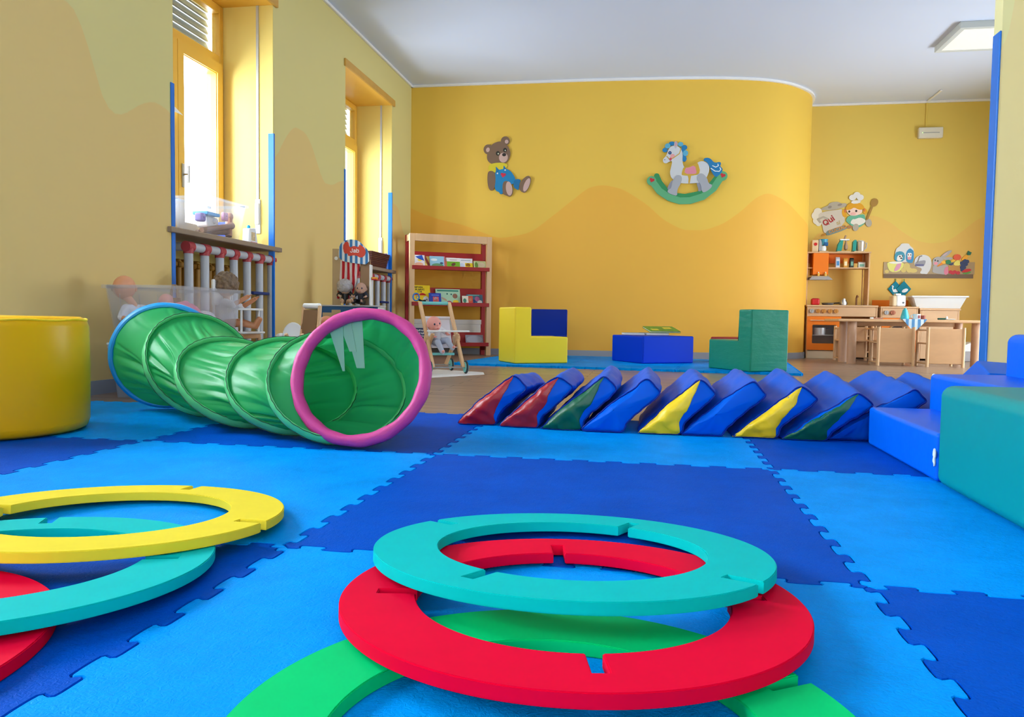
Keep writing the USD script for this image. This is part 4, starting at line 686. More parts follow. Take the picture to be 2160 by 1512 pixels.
# ---------------------------------------------------------------- toy pushchair frame, white doll seat and orange doll before the theatre
t = thing('doll_pushchair', 'wooden doll pushchair with white handle roller left of the theatre', 'doll pushchair', (-2.10, 4.52, 0), -18)
for s in (-1, 1):
    part(t, 'side_rail', tube([(s * .065, .06, .505), (s * .065 + .015, .03, .36), (s * .065 + .06, -.08, .06)], .013, 8), BEECH); part(t, 'leg', tube([(s * .065 + .02, -.12, .33), (s * .065 + .02, .08, .04)], .011, 8), BEECH)
    for y in (-.1, .09): part(t, 'wheel', cyl((s * .085 + .03, y, .045), (s * .11 + .03, y, .045), .045, 20), mat('aqua_wheel', (90, 196, 206), .4))
part(t, 'handle', tube([(-.062, .06, .505), (.062, .06, .505)], .017, 12), WHITE); part(t, 'sling', hull([(-.06, .045, .48), (.06, .045, .48), (-.04, -.02, .2), (.08, -.02, .2), (-.06, .05, .48), (.08, -.015, .2), (-.04, -.015, .2)]), mat('brown_sling', (128, 94, 62), .8))
doll('baby_doll', 'orange toned bald doll seen from behind in the pushchair left of the theatre', (-2.03, 4.68, .155), 190, mat('orange_doll_vinyl', (226, 146, 104), .45), cloth=CLOTHW, sc=.95, head=(0, 0, .235), hr=.066, face=True)
t = thing('doll_armchair', 'white plastic doll seat with arms against the left wall', 'doll chair', (-2.42, 5.0, 0), 20)
part(t, 'backrest', hull(np.vstack([ICO * .012 + q for q in [(.06 * math.cos(a_), .06 + .025 * math.sin(a_), .3 + .085 * math.sin(a_)) for a_ in np.linspace(0, math.pi, 12)]])), WHITE)
part(t, 'seat', soft(-.08, .08, -.08, .07, .255, .28, .01), WHITE); part(t, 'support', bx(-.07, .07, -.07, .06, .2, .256), BEECH)
for s in (-1, 1): part(t, 'armrest', tube([(s * .08, .06, .31), (s * .085, -.08, .305)], .013, 10), WHITE); part(t, 'leg', tube([(s * .065, -.07, 0), (s * .065, -.055, .26)], .012, 8), WHITE); part(t, 'leg', tube([(s * .065, .07, 0), (s * .065, .05, .26)], .012, 8), WHITE)
# ---------------------------------------------------------------- stroller
AQ = mat('aqua_paint', (120, 206, 208), .45); TYRE = mat('dark_tyre', (30, 44, 52), .6); CANV = mat('white_canvas', (226, 222, 232), .85)
t = thing('doll_stroller', 'wooden doll stroller with aqua wheels and white seat before the bookshelf', 'doll stroller', (-1.649, 6.071, 0.0015), 32.9)
for s in (-1, 1):
    x = s * .125
    part(t, 'long_rail', hull(np.vstack([ICO * .008 + (x + dx, y + dy, z) for y, z in ((.19, .565), (-.18, .06)) for dx in (-.005, .005) for dy in (-.014, .014)])), BEECH)
    part(t, 'cross_leg', hull(np.vstack([ICO * .008 + (x - s * .022 + dx, y + dy, z) for y, z in ((-.10, .31), (.18, .06)) for dx in (-.004, .004) for dy in (-.014, .014)])), BEECH)
    part(t, 'rail_knob', cyl((x - s * .03, -.02, .275), (x + s * .02, -.02, .275), .03, 16), BEECH)
    for y in (-.18, .18):
        w = part(t, 'wheel', cyl((x + s * .012, y, .052), (x + s * .034, y, .052), .042, 28), AQ); part(w, 'tyre', tube([(x + s * .023, y + .044 * math.cos(a), .052 + .044 * math.sin(a)) for a in np.linspace(0, 2 * np.pi, 28, endpoint=False)], .0085, 8, closed=True), TYRE); part(w, 'hub', cyl((x + s * .03, y, .052), (x + s * .038, y, .052), .007, 10), TYRE)
part(t, 'handle_bar', tube([(-.125, .19, .56), (.125, .19, .56)], .014, 12), AQ); part(t, 'axle', tube([(-.14, -.18, .052), (.14, -.18, .052)], .006, 8), STEEL); part(t, 'axle', tube([(-.14, .18, .052), (.14, .18, .052)], .006, 8), STEEL); part(t, 'foot_bar', tube([(-.1, -.03, .15), (.1, -.03, .15)], .011, 10), AQ)
part(t, 'safety_bar', hull(np.vstack([ICO * .007 + (x, y, .335) for x in (-.15, .19) for y in (-.125, -.115)])), WHITE)
part(t, 'seat_sling', cat(hull([(sx * .105, y + d, z) for sx in (-1, 1) for d in (0, .004) for y, z in ((.125, .44), (.03, .20))]), hull([(sx * .105, y, z + d) for sx in (-1, 1) for d in (0, .004) for y, z in ((.03, .196), (-.10, .206))]), tube([(-.11, .125, .44), (.11, .125, .44)], .013, 10)), CANV)
c_, s_ = math.cos(R(32.9)), math.sin(R(32.9)); L_ = lambda x, y, z: (-1.649 + x * c_ - y * s_, 6.071 + x * s_ + y * c_, z)
doll('baby_doll', 'pink bald doll in pale clothes slumped in the wooden stroller', L_(-.03, -.005, .212), 44, SKINP, cloth=CLOTHW, trousers=CLOTHG, sc=.86, ry=-8, head=(-.025, -.02, .215), hr=.07, pose=dict(al=(-.05, -.17, -.04, .015), ar=(.06, -.165, -.02, .015), tl=(-.052, -.195, -.03, .012), tr=(.066, -.19, -.008, .012)))
t = thing('toy_stethoscope', 'blue and black toy stethoscope hooked over the stroller handle', 'toy', L_(-.125, .20, .565), 30); part(t, 'ring', tube([(-.03 + .026 * math.cos(a), 0, .045 + .03 * math.sin(a)) for a in np.linspace(0, 2 * np.pi, 18, endpoint=False)], .006, 8, closed=True), mat('toy_blue2', (40, 120, 190), .4)); part(t, 'tube_piece', tube([(-.01, 0, .025), (.02, 0, .012), (.05, -.005, .018)], .009, 8), DARK)
t = thing('paper_sheet', 'large white sheet of paper on the floor under the doll stroller', 'paper', (-1.6, 5.75, 0), world=True); part(t, 'sheet', ext(Polygon([(-1.72, 5.28), (-1.27, 5.98), (-1.33, 6.22), (-1.78, 6.42), (-2.02, 5.6)]), .0012, 0), mat('paper_white', (236, 234, 236), .7)); part(t, 'fold', bx(-1.6, -1.58, 5.6, 5.9, .0008, .002, .0003), mat('paper_white', (236, 234, 236), .7))
t = thing('doll_chair', 'small natural wood doll chair left of the stroller behind the pink hoop', 'doll chair', (-1.86, 5.72, .0), 25)
part(t, 'seat', bx(-.1, .1, -.1, .1, .17, .185), BEECH); part(t, 'backrest', hull([(x, .09 + d, z) for d in (0, .015) for x, z in ((-.1, .3), (-.09, .235), (.09, .235), (.1, .3), (.05, .33), (-.05, .33))]), BEECH)
for x in (-1, 1): part(t, 'front_leg', bx(x * .088 - .014, x * .088 + .014, -.1, -.075, 0, .17), BEECH); part(t, 'rear_leg', bx(x * .088 - .014, x * .088 + .014, .08, .105, 0, .30), BEECH); part(t, 'side_stretcher', tube([(x * .088, -.085, .09), (x * .088, .09, .09)], .008, 8), BEECH)

# ================================================================ WALL CUT-OUTS
def P_(pts, n=2): return smoothpoly(pts, n)
def decal(name, label, at, rz, s, uv0, parts, base=.008):
    """Painted plywood cut-out on a wall: shapes in the drawing's own units, y down, scaled by s metres."""
    t = thing(name, label, 'wall decoration', at, rz)
    for k_, (nm_, layer, rgb, g) in enumerate(parts):
        g = affinity.affine_transform(g, [s, 0, 0, -s, -uv0[0] * s, uv0[1] * s]); part(t, nm_, ext_y(g, -base - .0012 * layer - .00004 * k_, 0 if layer == 0 else -base * .5), mat('paint_%02x%02x%02x' % rgb, rgb, .55), smooth=False)
    return t
E_ = el
BR, PKB, BLU, BLU2, YEL = (126, 98, 78), (206, 172, 164), (0, 130, 190), (0, 112, 170), (220, 200, 40)
heart = lambda x, y, r, a=0: affinity.rotate(unary_union([E_(x - r * .5, y - r * .3, r * .55, r * .55), E_(x + r * .5, y - r * .3, r * .55, r * .55), Polygon([(x - r, y - r * .1), (x + r, y - r * .1), (x, y + r)])]), a)
decal('bear_cutout', 'painted wooden bear in blue dungarees on the back wall', (-1.735, 9.353, 2.28), 0, .000589, (720, 745), [
    ('head', 0, BR, P_([(290, 500), (300, 600), (370, 665), (480, 700), (560, 740), (650, 690), (740, 620), (790, 500), (770, 380), (700, 280), (600, 220), (500, 225), (400, 270), (320, 370)])), ('ear', 0, BR, E_(315, 375, 95, 100)), ('ear', 0, BR, E_(675, 210, 92, 90)), ('ear_lining', 1, PKB, E_(312, 385, 38, 48, 15)), ('ear_lining', 1, PKB, E_(703, 228, 38, 40)),
    ('muzzle', 1, PKB, E_(640, 550, 92, 100)), ('nose', 2, (40, 34, 34), E_(655, 492, 42, 34)), ('eye', 2, (36, 36, 30), E_(523, 462, 40, 44)), ('eye', 2, (36, 36, 30), E_(672, 398, 38, 42)), ('eye_glint', 3, (220, 220, 200), E_(532, 470, 13, 16)), ('eye_glint', 3, (220, 220, 200), E_(678, 408, 12, 14)),
    ('shirt', 0, YEL, P_([(325, 690), (330, 830), (480, 860), (600, 800), (740, 740), (700, 660), (480, 650)])), ('arm', 1, BR, P_([(320, 820), (305, 960), (320, 1120), (360, 1215), (430, 1220), (480, 1100), (480, 900), (430, 815)])),
    ('dungarees', 0, BLU, P_([(485, 780), (560, 800), (640, 780), (700, 775), (800, 830), (870, 930), (900, 1000), (870, 1090), (700, 1120), (640, 1290), (580, 1300), (560, 1250), (470, 1220), (455, 1000)])), ('trouser_leg', 1, BLU2, P_([(870, 990), (1020, 1000), (980, 1090), (970, 1220), (930, 1210), (850, 1150)])), ('strap', 1, BLU2, Polygon([(485, 730), (545, 790), (530, 870), (490, 860)])), ('strap', 1, BLU2, Polygon([(650, 710), (690, 760), (690, 820), (640, 790)])), ('button', 2, (210, 220, 226), E_(520, 870, 16, 16)), ('button', 2, (210, 220, 226), E_(680, 805, 16, 16)), ('heart', 2, (200, 34, 70), heart(640, 910, 52, 10)),
    ('foot', 2, BR, P_([(630, 1060), (700, 1020), (780, 1060), (850, 1180), (850, 1290), (790, 1360), (720, 1330), (630, 1290)])), ('foot', 1, BR, P_([(1000, 1060), (1100, 950), (1180, 925), (1225, 980), (1210, 1100), (1130, 1260), (1060, 1280), (970, 1200)])), ('foot_sole', 3, PKB, E_(768, 1185, 66, 145, -8)), ('foot_sole', 2, PKB, E_(1135, 1115, 54, 142, 22))])
GR, GRD, HW, HG, MB, ML_ = (90, 170, 120), (40, 140, 82), (206, 208, 212), (168, 170, 178), (10, 120, 180), (90, 172, 204)
rk = lambda y: LineString([(250, 930 + y), (400, 1130 + y), (600, 1260 + y), (800, 1322 + y), (1000, 1318 + y), (1250, 1240 + y), (1450, 1080 + y), (1590, 860 + y)])
decal('rocking_horse_cutout', 'painted wooden rocking horse with blue mane on the back wall', (.40, 9.432, 2.17), 3.6, .000595, (925, 800), [
    ('rear_rocker', 0, GRD, LineString([(340, 830), (400, 960), (520, 1110), (700, 1215), (900, 1240), (1150, 1190), (1350, 1080), (1500, 880)]).buffer(52)), ('front_rocker', 1, GR, unary_union([rk(0).buffer(66), E_(240, 925, 92, 92), E_(1620, 840, 92, 92)])), ('heart', 2, (200, 30, 44), heart(245, 915, 46, 20)), ('heart', 2, (200, 30, 44), heart(1618, 832, 46, 20)),
    ('rear_leg', 1, (140, 142, 156), P_([(640, 900), (560, 1040), (550, 1100), (620, 1110), (700, 950)])), ('rear_leg', 1, (140, 142, 156), P_([(1110, 960), (1160, 1100), (1150, 1140), (1230, 1130), (1210, 1000), (1150, 940)])),
    ('body', 2, HW, P_([(545, 330), (600, 250), (720, 240), (800, 300), (840, 400), (830, 560), (870, 680), (1000, 700), (1120, 570), (1230, 540), (1340, 600), (1365, 720), (1320, 850), (1250, 960), (1000, 985), (800, 980), (640, 900), (590, 780), (620, 640), (640, 530), (560, 560), (520, 590), (460, 570), (450, 500), (520, 440)])),
    ('mane', 1, MB, unary_union([E_(490, 325, 50, 44), E_(620, 200, 60, 40), E_(865, 280, 56, 50), E_(870, 500, 44, 56), E_(840, 420, 60, 120)])), ('mane_curl', 2, ML_, unary_union([E_(540, 245, 54, 50), E_(790, 215, 52, 44), E_(890, 390, 50, 56)])), ('ear', 3, (186, 184, 192), P_([(690, 150), (735, 180), (730, 250), (695, 310), (660, 250), (665, 180)])), ('ear_lining', 4, (210, 150, 160), E_(697, 215, 14, 46)),
    ('eye', 3, (20, 50, 110), E_(587, 382, 32, 32)), ('eye_glint', 4, (120, 170, 220), E_(587, 382, 10, 10)), ('cheek', 3, (230, 160, 160), E_(640, 450, 46, 46)), ('mouth', 4, (206, 70, 86), E_(600, 505, 24, 30)), ('nostril', 3, (120, 120, 130), E_(490, 515, 10, 10)), ('bridle', 3, (206, 170, 80), LineString([(800, 300), (770, 400), (700, 450), (640, 490), (580, 510), (530, 450)]).buffer(9)),
    ('saddle_trim', 3, (206, 164, 50), P_([(860, 650), (940, 665), (1090, 590), (1130, 570), (1190, 770), (1100, 830), (840, 830), (820, 790)], 1)), ('saddle', 4, (220, 136, 156), P_([(900, 670), (950, 680), (1075, 620), (1120, 780), (1080, 800), (870, 795)], 1)), ('girth', 3, (206, 164, 50), P_([(945, 830), (1010, 830), (1000, 880), (985, 980), (960, 980), (960, 890)], 0)),
    ('front_leg', 4, HG, P_([(720, 810), (830, 830), (830, 950), (740, 1110), (755, 1230), (640, 1200), (550, 1150), (570, 1100), (630, 1080), (650, 920)])), ('front_leg', 4, HG, P_([(1130, 800), (1230, 780), (1320, 880), (1350, 990), (1430, 1010), (1390, 1090), (1260, 1170), (1215, 1120), (1210, 1010), (1120, 920)])),
    ('tail', 1, MB, P_([(1230, 530), (1270, 480), (1370, 490), (1450, 590), (1560, 560), (1585, 600), (1560, 650), (1620, 700), (1600, 770), (1520, 850), (1470, 860), (1390, 740), (1350, 620), (1300, 560)])), ('tail_strand', 2, (220, 230, 236), unary_union([LineString([(1420, 640), (1480, 668), (1530, 640), (1520, 610)]).buffer(9), LineString([(1390, 690), (1470, 745), (1550, 750), (1580, 710), (1560, 680)]).buffer(9)]))])
WP, GYP, HY_, SK, GNP = (226, 220, 208), (176, 166, 150), (224, 160, 10), (240, 206, 190), (100, 176, 146)
t = decal('chef_cutout', 'painted wooden cook with white hat, stockpot and rolling pin on the kitchen wall', (2.49, 10.829, 1.875), 0, .000476, (1030, 760), [
    ('steam', 0, WP, unary_union([E_(330, 700, 110, 110), E_(270, 800, 100, 110), E_(300, 940, 90, 100), E_(360, 1000, 80, 90)])), ('pot_lid', 1, GYP, P_([(400, 650), (430, 590), (600, 530), (620, 460), (750, 425), (880, 430), (930, 480), (1070, 460), (1080, 560), (800, 640), (600, 660)])), ('pot', 1, (206, 196, 182), P_([(330, 800), (430, 700), (800, 650), (1000, 620), (1060, 1080), (560, 1290), (500, 1260), (440, 1000)], 1)), ('pot_handle', 2, GYP, LineString([(400, 980), (340, 900), (480, 840), (600, 900)]).buffer(26)), ('lid_knob', 2, (140, 130, 122), unary_union([E_(640, 570, 50, 34, -20), E_(900, 510, 60, 30, -15)])),
    ('rolling_pin', 2, (120, 138, 136), P_([(560, 1270), (600, 1210), (1040, 1070), (1110, 1100), (1120, 1170), (640, 1350), (570, 1340)])), ('pin_handle', 2, (206, 140, 40), P_([(440, 1360), (470, 1310), (560, 1290), (560, 1340), (460, 1370)], 1)), ('pin_handle', 2, (176, 120, 70), P_([(1110, 1090), (1260, 1060), (1280, 1120), (1130, 1180)], 1)),
    ('dress', 2, GNP, P_([(1080, 900), (1130, 820), (1240, 800), (1400, 790), (1540, 770), (1570, 860), (1580, 1020), (1420, 1140), (1300, 1140), (1080, 980)])), ('apron', 3, (230, 224, 214), P_([(1180, 1010), (1240, 900), (1300, 910), (1420, 860), (1520, 890), (1590, 950), (1560, 1010), (1400, 1090), (1250, 1050)], 1)), ('face', 3, SK, P_([(1060, 660), (1120, 580), (1250, 560), (1440, 600), (1500, 680), (1440, 770), (1300, 820), (1150, 800)])), ('hair', 4, HY_, P_([(1050, 660), (1080, 520), (1180, 460), (1420, 460), (1530, 560), (1530, 640), (1400, 660), (1270, 580), (1180, 650)])), ('pigtail', 3, HY_, P_([(960, 640), (1040, 640), (1090, 780), (1080, 850), (1000, 850), (960, 760)])), ('pigtail', 3, HY_, P_([(1530, 600), (1600, 640), (1620, 740), (1570, 780), (1490, 720)])), ('hair_tie', 4, (206, 110, 60), E_(1040, 680, 24, 50)), ('hair_tie', 4, (206, 110, 60), E_(1535, 660, 22, 50)),
    ('eye', 4, (24, 16, 20), E_(1148, 697, 26, 30)), ('eye', 4, (24, 16, 20), E_(1328, 684, 26, 30)), ('cheeks', 4, (236, 176, 170), E_(1250, 760, 70, 40)), ('hat', 4, (226, 224, 222), unary_union([E_(1220, 320, 90, 80), E_(1420, 320, 90, 80), E_(1330, 250, 90, 80), P_([(1190, 400), (1450, 390), (1410, 480), (1200, 490)], 1)])), ('hand', 3, GYP, E_(1330, 1130, 78, 100, 10)), ('hand', 3, GYP, E_(1660, 1010, 80, 110, -10)), ('wooden_spoon', 3, (166, 124, 50), unary_union([E_(1790, 460, 92, 112, 25), LineString([(1740, 560), (1620, 900)]).buffer(26)]))])
def letters(s_, u, v, h, rot, rgb, sc, uv0, layer):
    q = meshkit.text_mesh(s_, h * sc, .002, bold=True); q.apply_transform(trimesh.transformations.rotation_matrix(R(rot), [0, 0, 1])); q.apply_transform(trimesh.transformations.rotation_matrix(np.pi / 2, [1, 0, 0]))
    part(t, 'lettering', mv(q, (u - uv0[0]) * sc, -.009 - .0012 * layer, (uv0[1] - v) * sc), mat('paint_%02x%02x%02x' % rgb, rgb, .55), smooth=False)
letters('Qui', 520, 1100, 150, 34, (170, 16, 26), .000476, (1030, 760), 2); letters('si', 830, 1060, 100, 12, (196, 170, 110), .000476, (1030, 760), 2); letters('CUCINA', 640, 1300, 90, 19, (226, 150, 60), .000476, (1030, 760), 3)
FR = lambda n, l, c, g: (n, l, c, g)
decal('kitchen_shelf_cutout', 'painted wooden shelf panel with milk cartons, rabbit and fruit on the kitchen wall', (3.535, 10.829, 1.235), 0, .000686, (925, 500), [
    ('shelf_back', 0, (176, 150, 112), sbox(135, 480, 1725, 710)), ('shelf_edge', 3, (116, 90, 64), sbox(140, 705, 1705, 782)), ('milk_bottle', 1, (220, 220, 220), P_([(330, 240), (420, 170), (430, 130), (570, 130), (580, 170), (665, 240), (660, 480), (330, 480)], 1)), ('milk_label', 2, (60, 150, 180), P_([(325, 300), (430, 270), (505, 320), (505, 470), (320, 470)], 1)), ('milk_carton', 3, (50, 140, 190), P_([(520, 290), (580, 220), (620, 240), (660, 280), (660, 490), (580, 500), (520, 450)], 1)), ('cow', 3, (236, 230, 226), P_([(370, 360), (440, 340), (470, 370), (450, 460), (360, 460)], 1)), ('cow_face', 4, (236, 230, 226), P_([(535, 310), (630, 310), (620, 380), (600, 430), (560, 430)], 1)), ('cow_spot', 4, (40, 36, 40), unary_union([E_(415, 375, 16, 14), E_(440, 408, 18, 14), E_(458, 368, 12, 10)])), ('cow_muzzle', 5, (226, 150, 160), E_(583, 410, 34, 28)), ('cow_eye', 5, (30, 30, 40), unary_union([E_(560, 345, 9, 12), E_(605, 345, 9, 12)])),
    ('bowl', 3, (226, 222, 120), P_([(190, 480), (340, 465), (500, 490), (480, 590), (400, 670), (260, 670), (205, 580)], 1)), ('bowl_band', 4, (216, 150, 180), P_([(380, 490), (450, 490), (430, 590), (370, 650), (310, 655)], 1)), ('bowl_milk', 4, (236, 232, 220), E_(345, 492, 115, 22)), ('biscuit', 3, (214, 190, 110), unary_union([E_(195, 658, 38, 34), E_(540, 560, 60, 60), E_(490, 630, 48, 46), E_(590, 630, 50, 48), E_(660, 640, 70, 40)])),
    ('mixer', 2, (220, 220, 224), unary_union([P_([(670, 480), (700, 380), (830, 330), (960, 390), (980, 560), (920, 700), (760, 700), (830, 600), (690, 560)]), E_(885, 640, 42, 70)])), ('mixer_bowl', 3, (150, 150, 160), P_([(690, 480), (760, 460), (870, 440), (870, 500), (840, 560), (690, 550)], 1)), ('mixer_band', 4, (96, 96, 140), sbox(690, 520, 840, 556)), ('mixer_whisk', 4, (130, 120, 110), LineString([(730, 480), (760, 380), (800, 365)]).buffer(9)),
    ('rabbit_body', 3, (176, 172, 174), P_([(1000, 620), (1000, 540), (1100, 560), (1250, 520), (1280, 600), (1270, 720), (1100, 700), (990, 670)])), ('rabbit_head', 4, (180, 176, 178), P_([(990, 500), (1000, 410), (1100, 370), (1170, 420), (1180, 500), (1100, 550), (1020, 550)])), ('rabbit_ear', 3, (176, 172, 174), P_([(1110, 400), (1200, 300), (1300, 255), (1330, 270), (1250, 360), (1150, 430)])), ('rabbit_ear', 3, (176, 172, 174), P_([(1130, 420), (1250, 380), (1340, 400), (1330, 430), (1200, 440)])), ('ear_lining', 5, (226, 180, 184), P_([(1150, 370), (1220, 310), (1260, 290), (1200, 350)], 1)), ('rabbit_eye', 5, (30, 26, 34), unary_union([E_(1035, 445, 12, 14), E_(1082, 460, 12, 14)])), ('rabbit_nose', 5, (236, 150, 170), E_(1050, 505, 34, 28)), ('rabbit_foot', 4, (226, 130, 156), E_(1240, 640, 42, 80, 10)),
    ('carrot', 5, (236, 140, 30), P_([(1060, 560), (1160, 470), (1190, 510), (1090, 570)], 1)), ('leaf', 5, (250, 190, 50), P_([(1130, 470), (1200, 450), (1230, 500), (1180, 520)], 1)), ('green_fruit', 4, (30, 130, 80), E_(1265, 480, 46, 42)), ('aubergine', 4, (60, 66, 100), P_([(1250, 530), (1360, 480), (1350, 540)], 1)), ('orange_fruit', 4, (226, 84, 40), E_(1415, 390, 66, 56)), ('pear', 4, (240, 226, 110), P_([(1340, 540), (1400, 440), (1460, 450), (1480, 550)], 1)), ('banana', 3, (250, 196, 50), P_([(1320, 440), (1400, 420), (1380, 470), (1300, 480)], 1)), ('pineapple', 4, (250, 176, 30), P_([(1480, 440), (1560, 340), (1620, 370), (1540, 450)], 1)), ('pineapple_leaves', 5, (20, 110, 80), P_([(1580, 330), (1600, 270), (1630, 290), (1660, 300), (1640, 350), (1600, 350)], 0)), ('grapes', 5, (30, 54, 104), unary_union([E_(x, y, 34, 34) for x, y in ((1500, 500), (1550, 460), (1590, 470), (1520, 540), (1570, 520), (1500, 580), (1540, 580), (1510, 620))])), ('fruit_box', 4, (196, 140, 60), sbox(1270, 545, 1480, 650)), ('cherries', 5, (200, 30, 50), unary_union([E_(x, y, 36, 32) for x, y in ((1310, 665), (1350, 680), (1380, 665), (1440, 680))])), ('chilli', 5, (206, 24, 40), P_([(1490, 660), (1560, 610), (1650, 600), (1670, 640), (1560, 680)], 1)), ('leek', 4, (90, 160, 70), P_([(1500, 690), (1600, 650), (1680, 660), (1600, 710)], 1))])
# pot holders hanging below
for k, (lab, dx) in enumerate((('teal pot holder with a white swan hanging left under the shelf panel', 0), ('teal pot holder with a white feather shape hanging right under the shelf panel', .098))):
    t = thing('pot_holder', lab, 'pot holder', (3.145 + dx, 10.822 - .012 * k, .90)); TL = mat('teal_cloth', (0, 128, 152), .8)
    part(t, 'cloth_square', hull(np.vstack([ICO * .005 + (.085 * math.cos(a), -.004, .098 * math.sin(a)) for a in (0, np.pi / 2, np.pi, 1.5 * np.pi)])), TL)
    part(t, 'hanging_loop', tube([(0, -.004, .098), (-.006, -.004, .12), (0, -.004, .13), (.006, -.004, .12), (0, -.004, .1)], .003, 6), mat('green_loop', (90, 150, 70), .8))
    sw = unary_union([E_(.008, -.02, .04, .022, 15), LineString([(-.025, -.02), (-.035, .01), (-.028, .035), (-.04, .04)]).buffer(.007)]) if k == 0 else E_(.015, -.02, .04, .022, 25)
    part(t, 'swan_print', ext_y(sw, -.0105, -.008), WHITE, smooth=False)

# ================================================================ KITCHEN CORNER
def knob(t, x, y, z, r, m): k = part(t, 'knob', cyl((x, y, z), (x, y - .022, z), r, 18), m); part(k, 'pointer', bx(x - .003, x + .003, y - .026, y - .02, z - r * .8, z + r * .8, .001), m)
t = thing('play_kitchen', 'tall wooden play kitchen with orange oven door and upper shelves', 'play kitchen', (2.38, 10.5, 0), world=True)
x0, x1, yf, yb = 1.965, 2.80, 10.30, 10.70
BI = BIRCH
part(t, 'side_panel', bx(x0, x0 + .018, yf, yb, 0, .65), BI); part(t, 'side_panel', bx(x1 - .018, x1, yf, yb, 0, .65), BI); part(t, 'divider', bx(2.36, 2.378, yf + .01, yb, .06, .65), BI); part(t, 'back_panel', bx(x0, x1, yb - .012, yb, 0, .65), BI); part(t, 'plinth', bx(x0, 2.378, yf + .01, yf + .025, 0, .095), mat('pale_plinth', (226, 204, 170), .5)); part(t, 'worktop', bx(x0 - .008, x1 + .004, yf - .012, yb + .01, .65, .672), BI); part(t, 'control_panel', bx(x0 + .018, x1 - .018, yf + .004, yf + .018, .53, .65), BI); part(t, 'open_shelf', bx(2.378, x1 - .018, yf + .05, yb, .28, .295), BI); part(t, 'bottom_board', bx(x0, x1, yf + .03, yb, .08, .095), BI)
for k, x in enumerate((2.02, 2.095, 2.165, 2.24, 2.31)): knob(t, x, yf + .004, .595, .026, GREYP if k == 0 else mat('ochre_knob', (196, 130, 50), .5))
dp = sbox(x0 + .004, .105, 2.374, .528).difference(sbox(2.045, .20, 2.31, .41).buffer(.012)); d = part(t, 'oven_door', ext_y(dp, yf - .008, yf + .008), ORANGE, smooth=False); part(d, 'door_window', bx(2.035, 2.32, yf - .001, yf + .002, .19, .42, .0005), OVENG); part(d, 'door_handle', cat(bx(2.0, 2.35, yf - .034, yf - .022, .472, .484), bx(2.02, 2.03, yf - .03, yf - .006, .472, .484), bx(2.32, 2.33, yf - .03, yf - .006, .472, .484)), BI)
part(t, 'oven_shelf', bx(x0 + .018, 2.36, yf + .03, yb - .02, .285, .295), mat('oven_grey', (178, 170, 164), .5))
part(t, 'upright', bx(x0 + .01, x0 + .028, 10.48, 10.68, .672, 1.335), BI); part(t, 'upright', bx(2.72, 2.738, 10.48, 10.68, .672, 1.335), BI); part(t, 'upright', bx(2.69, 2.70, 10.64, 10.66, .672, 1.335), BI); part(t, 'top_shelf', bx(x0 + .004, 2.744, 10.46, 10.70, 1.335, 1.352), BI); part(t, 'middle_shelf', bx(2.24, 2.72, 10.48, 10.68, 1.14, 1.155), BI); part(t, 'middle_shelf', bx(x0 + .028, 2.05, 10.48, 10.68, 1.14, 1.155), BI); part(t, 'upper_back', bx(x0 + .02, 2.73, 10.672, 10.684, 1.22, 1.335), ORANGE)
h = part(t, 'hood', bx(2.05, 2.235, 10.455, 10.66, 1.06, 1.334), ORANGE); part(h, 'hood_skirt', hull([(x, y, z) for x, y, z in ((2.04, 10.44, 1.04), (2.24, 10.44, 1.04), (2.04, 10.66, 1.04), (2.24, 10.66, 1.04), (2.005, 10.40, 1.0), (2.275, 10.40, 1.0), (2.005, 10.68, 1.0), (2.275, 10.68, 1.0), (2.0, 10.395, .993), (2.28, 10.395, .993))]), GREYP)
part(t, 'sink', minus(bx(2.55, 2.76, 10.36, 10.58, .668, .676), bx(2.57, 2.74, 10.38, 10.56, .66, .69)), STEEL); part(t, 'tap', tube([(2.62, 10.6, .672), (2.62, 10.6, .77), (2.62, 10.57, .80), (2.62, 10.53, .785)], .011, 10), mat('wood_tap', (150, 100, 66), .5))
def small(name, label, cat_, loc, *ps, rz=0):
    t = thing(name, label, cat_, loc, rz)
    for n, m, ma in ps: part(t, n, m, ma)
    return t
TEALP = mat('teal_plastic', (30, 150, 140), .4); PALEW = mat('pale_wood', (226, 200, 160), .5); TBL = mat('aqua_blue', (60, 150, 186), .4)
zt = 1.353
small('toy_box_timer', 'pale wooden toy with a red dot at the left end of the top shelf', 'toy', (2.085, 10.56, zt), ('toy_body', bx(-.045, .035, -.04, .04, 0, .155, .006), PALEW), ('red_dot', cyl((-.002, -.04, .10), (-.002, -.046, .10), .02, 20), RED))
small('toy_coffee_maker', 'blue and white toy coffee maker on the top shelf', 'toy appliance', (2.185, 10.56, zt), ('stand', bx(-.055, .055, -.05, .05, 0, .014), PALEW), ('tower', bx(-.06, -.025, -.04, .05, .014, .16), GREYP), ('tank', lathe([(0, .09), (.04, .09), (.058, .165), (0, .167)], 20), TBL), ('filter', bx(.0, .05, -.05, .02, .08, .125), mat('blue_filter', (20, 90, 150), .4)), ('jug', lathe([(0, .014), (.035, .014), (.04, .05), (.03, .08), (0, .082)], 20), WHITE))
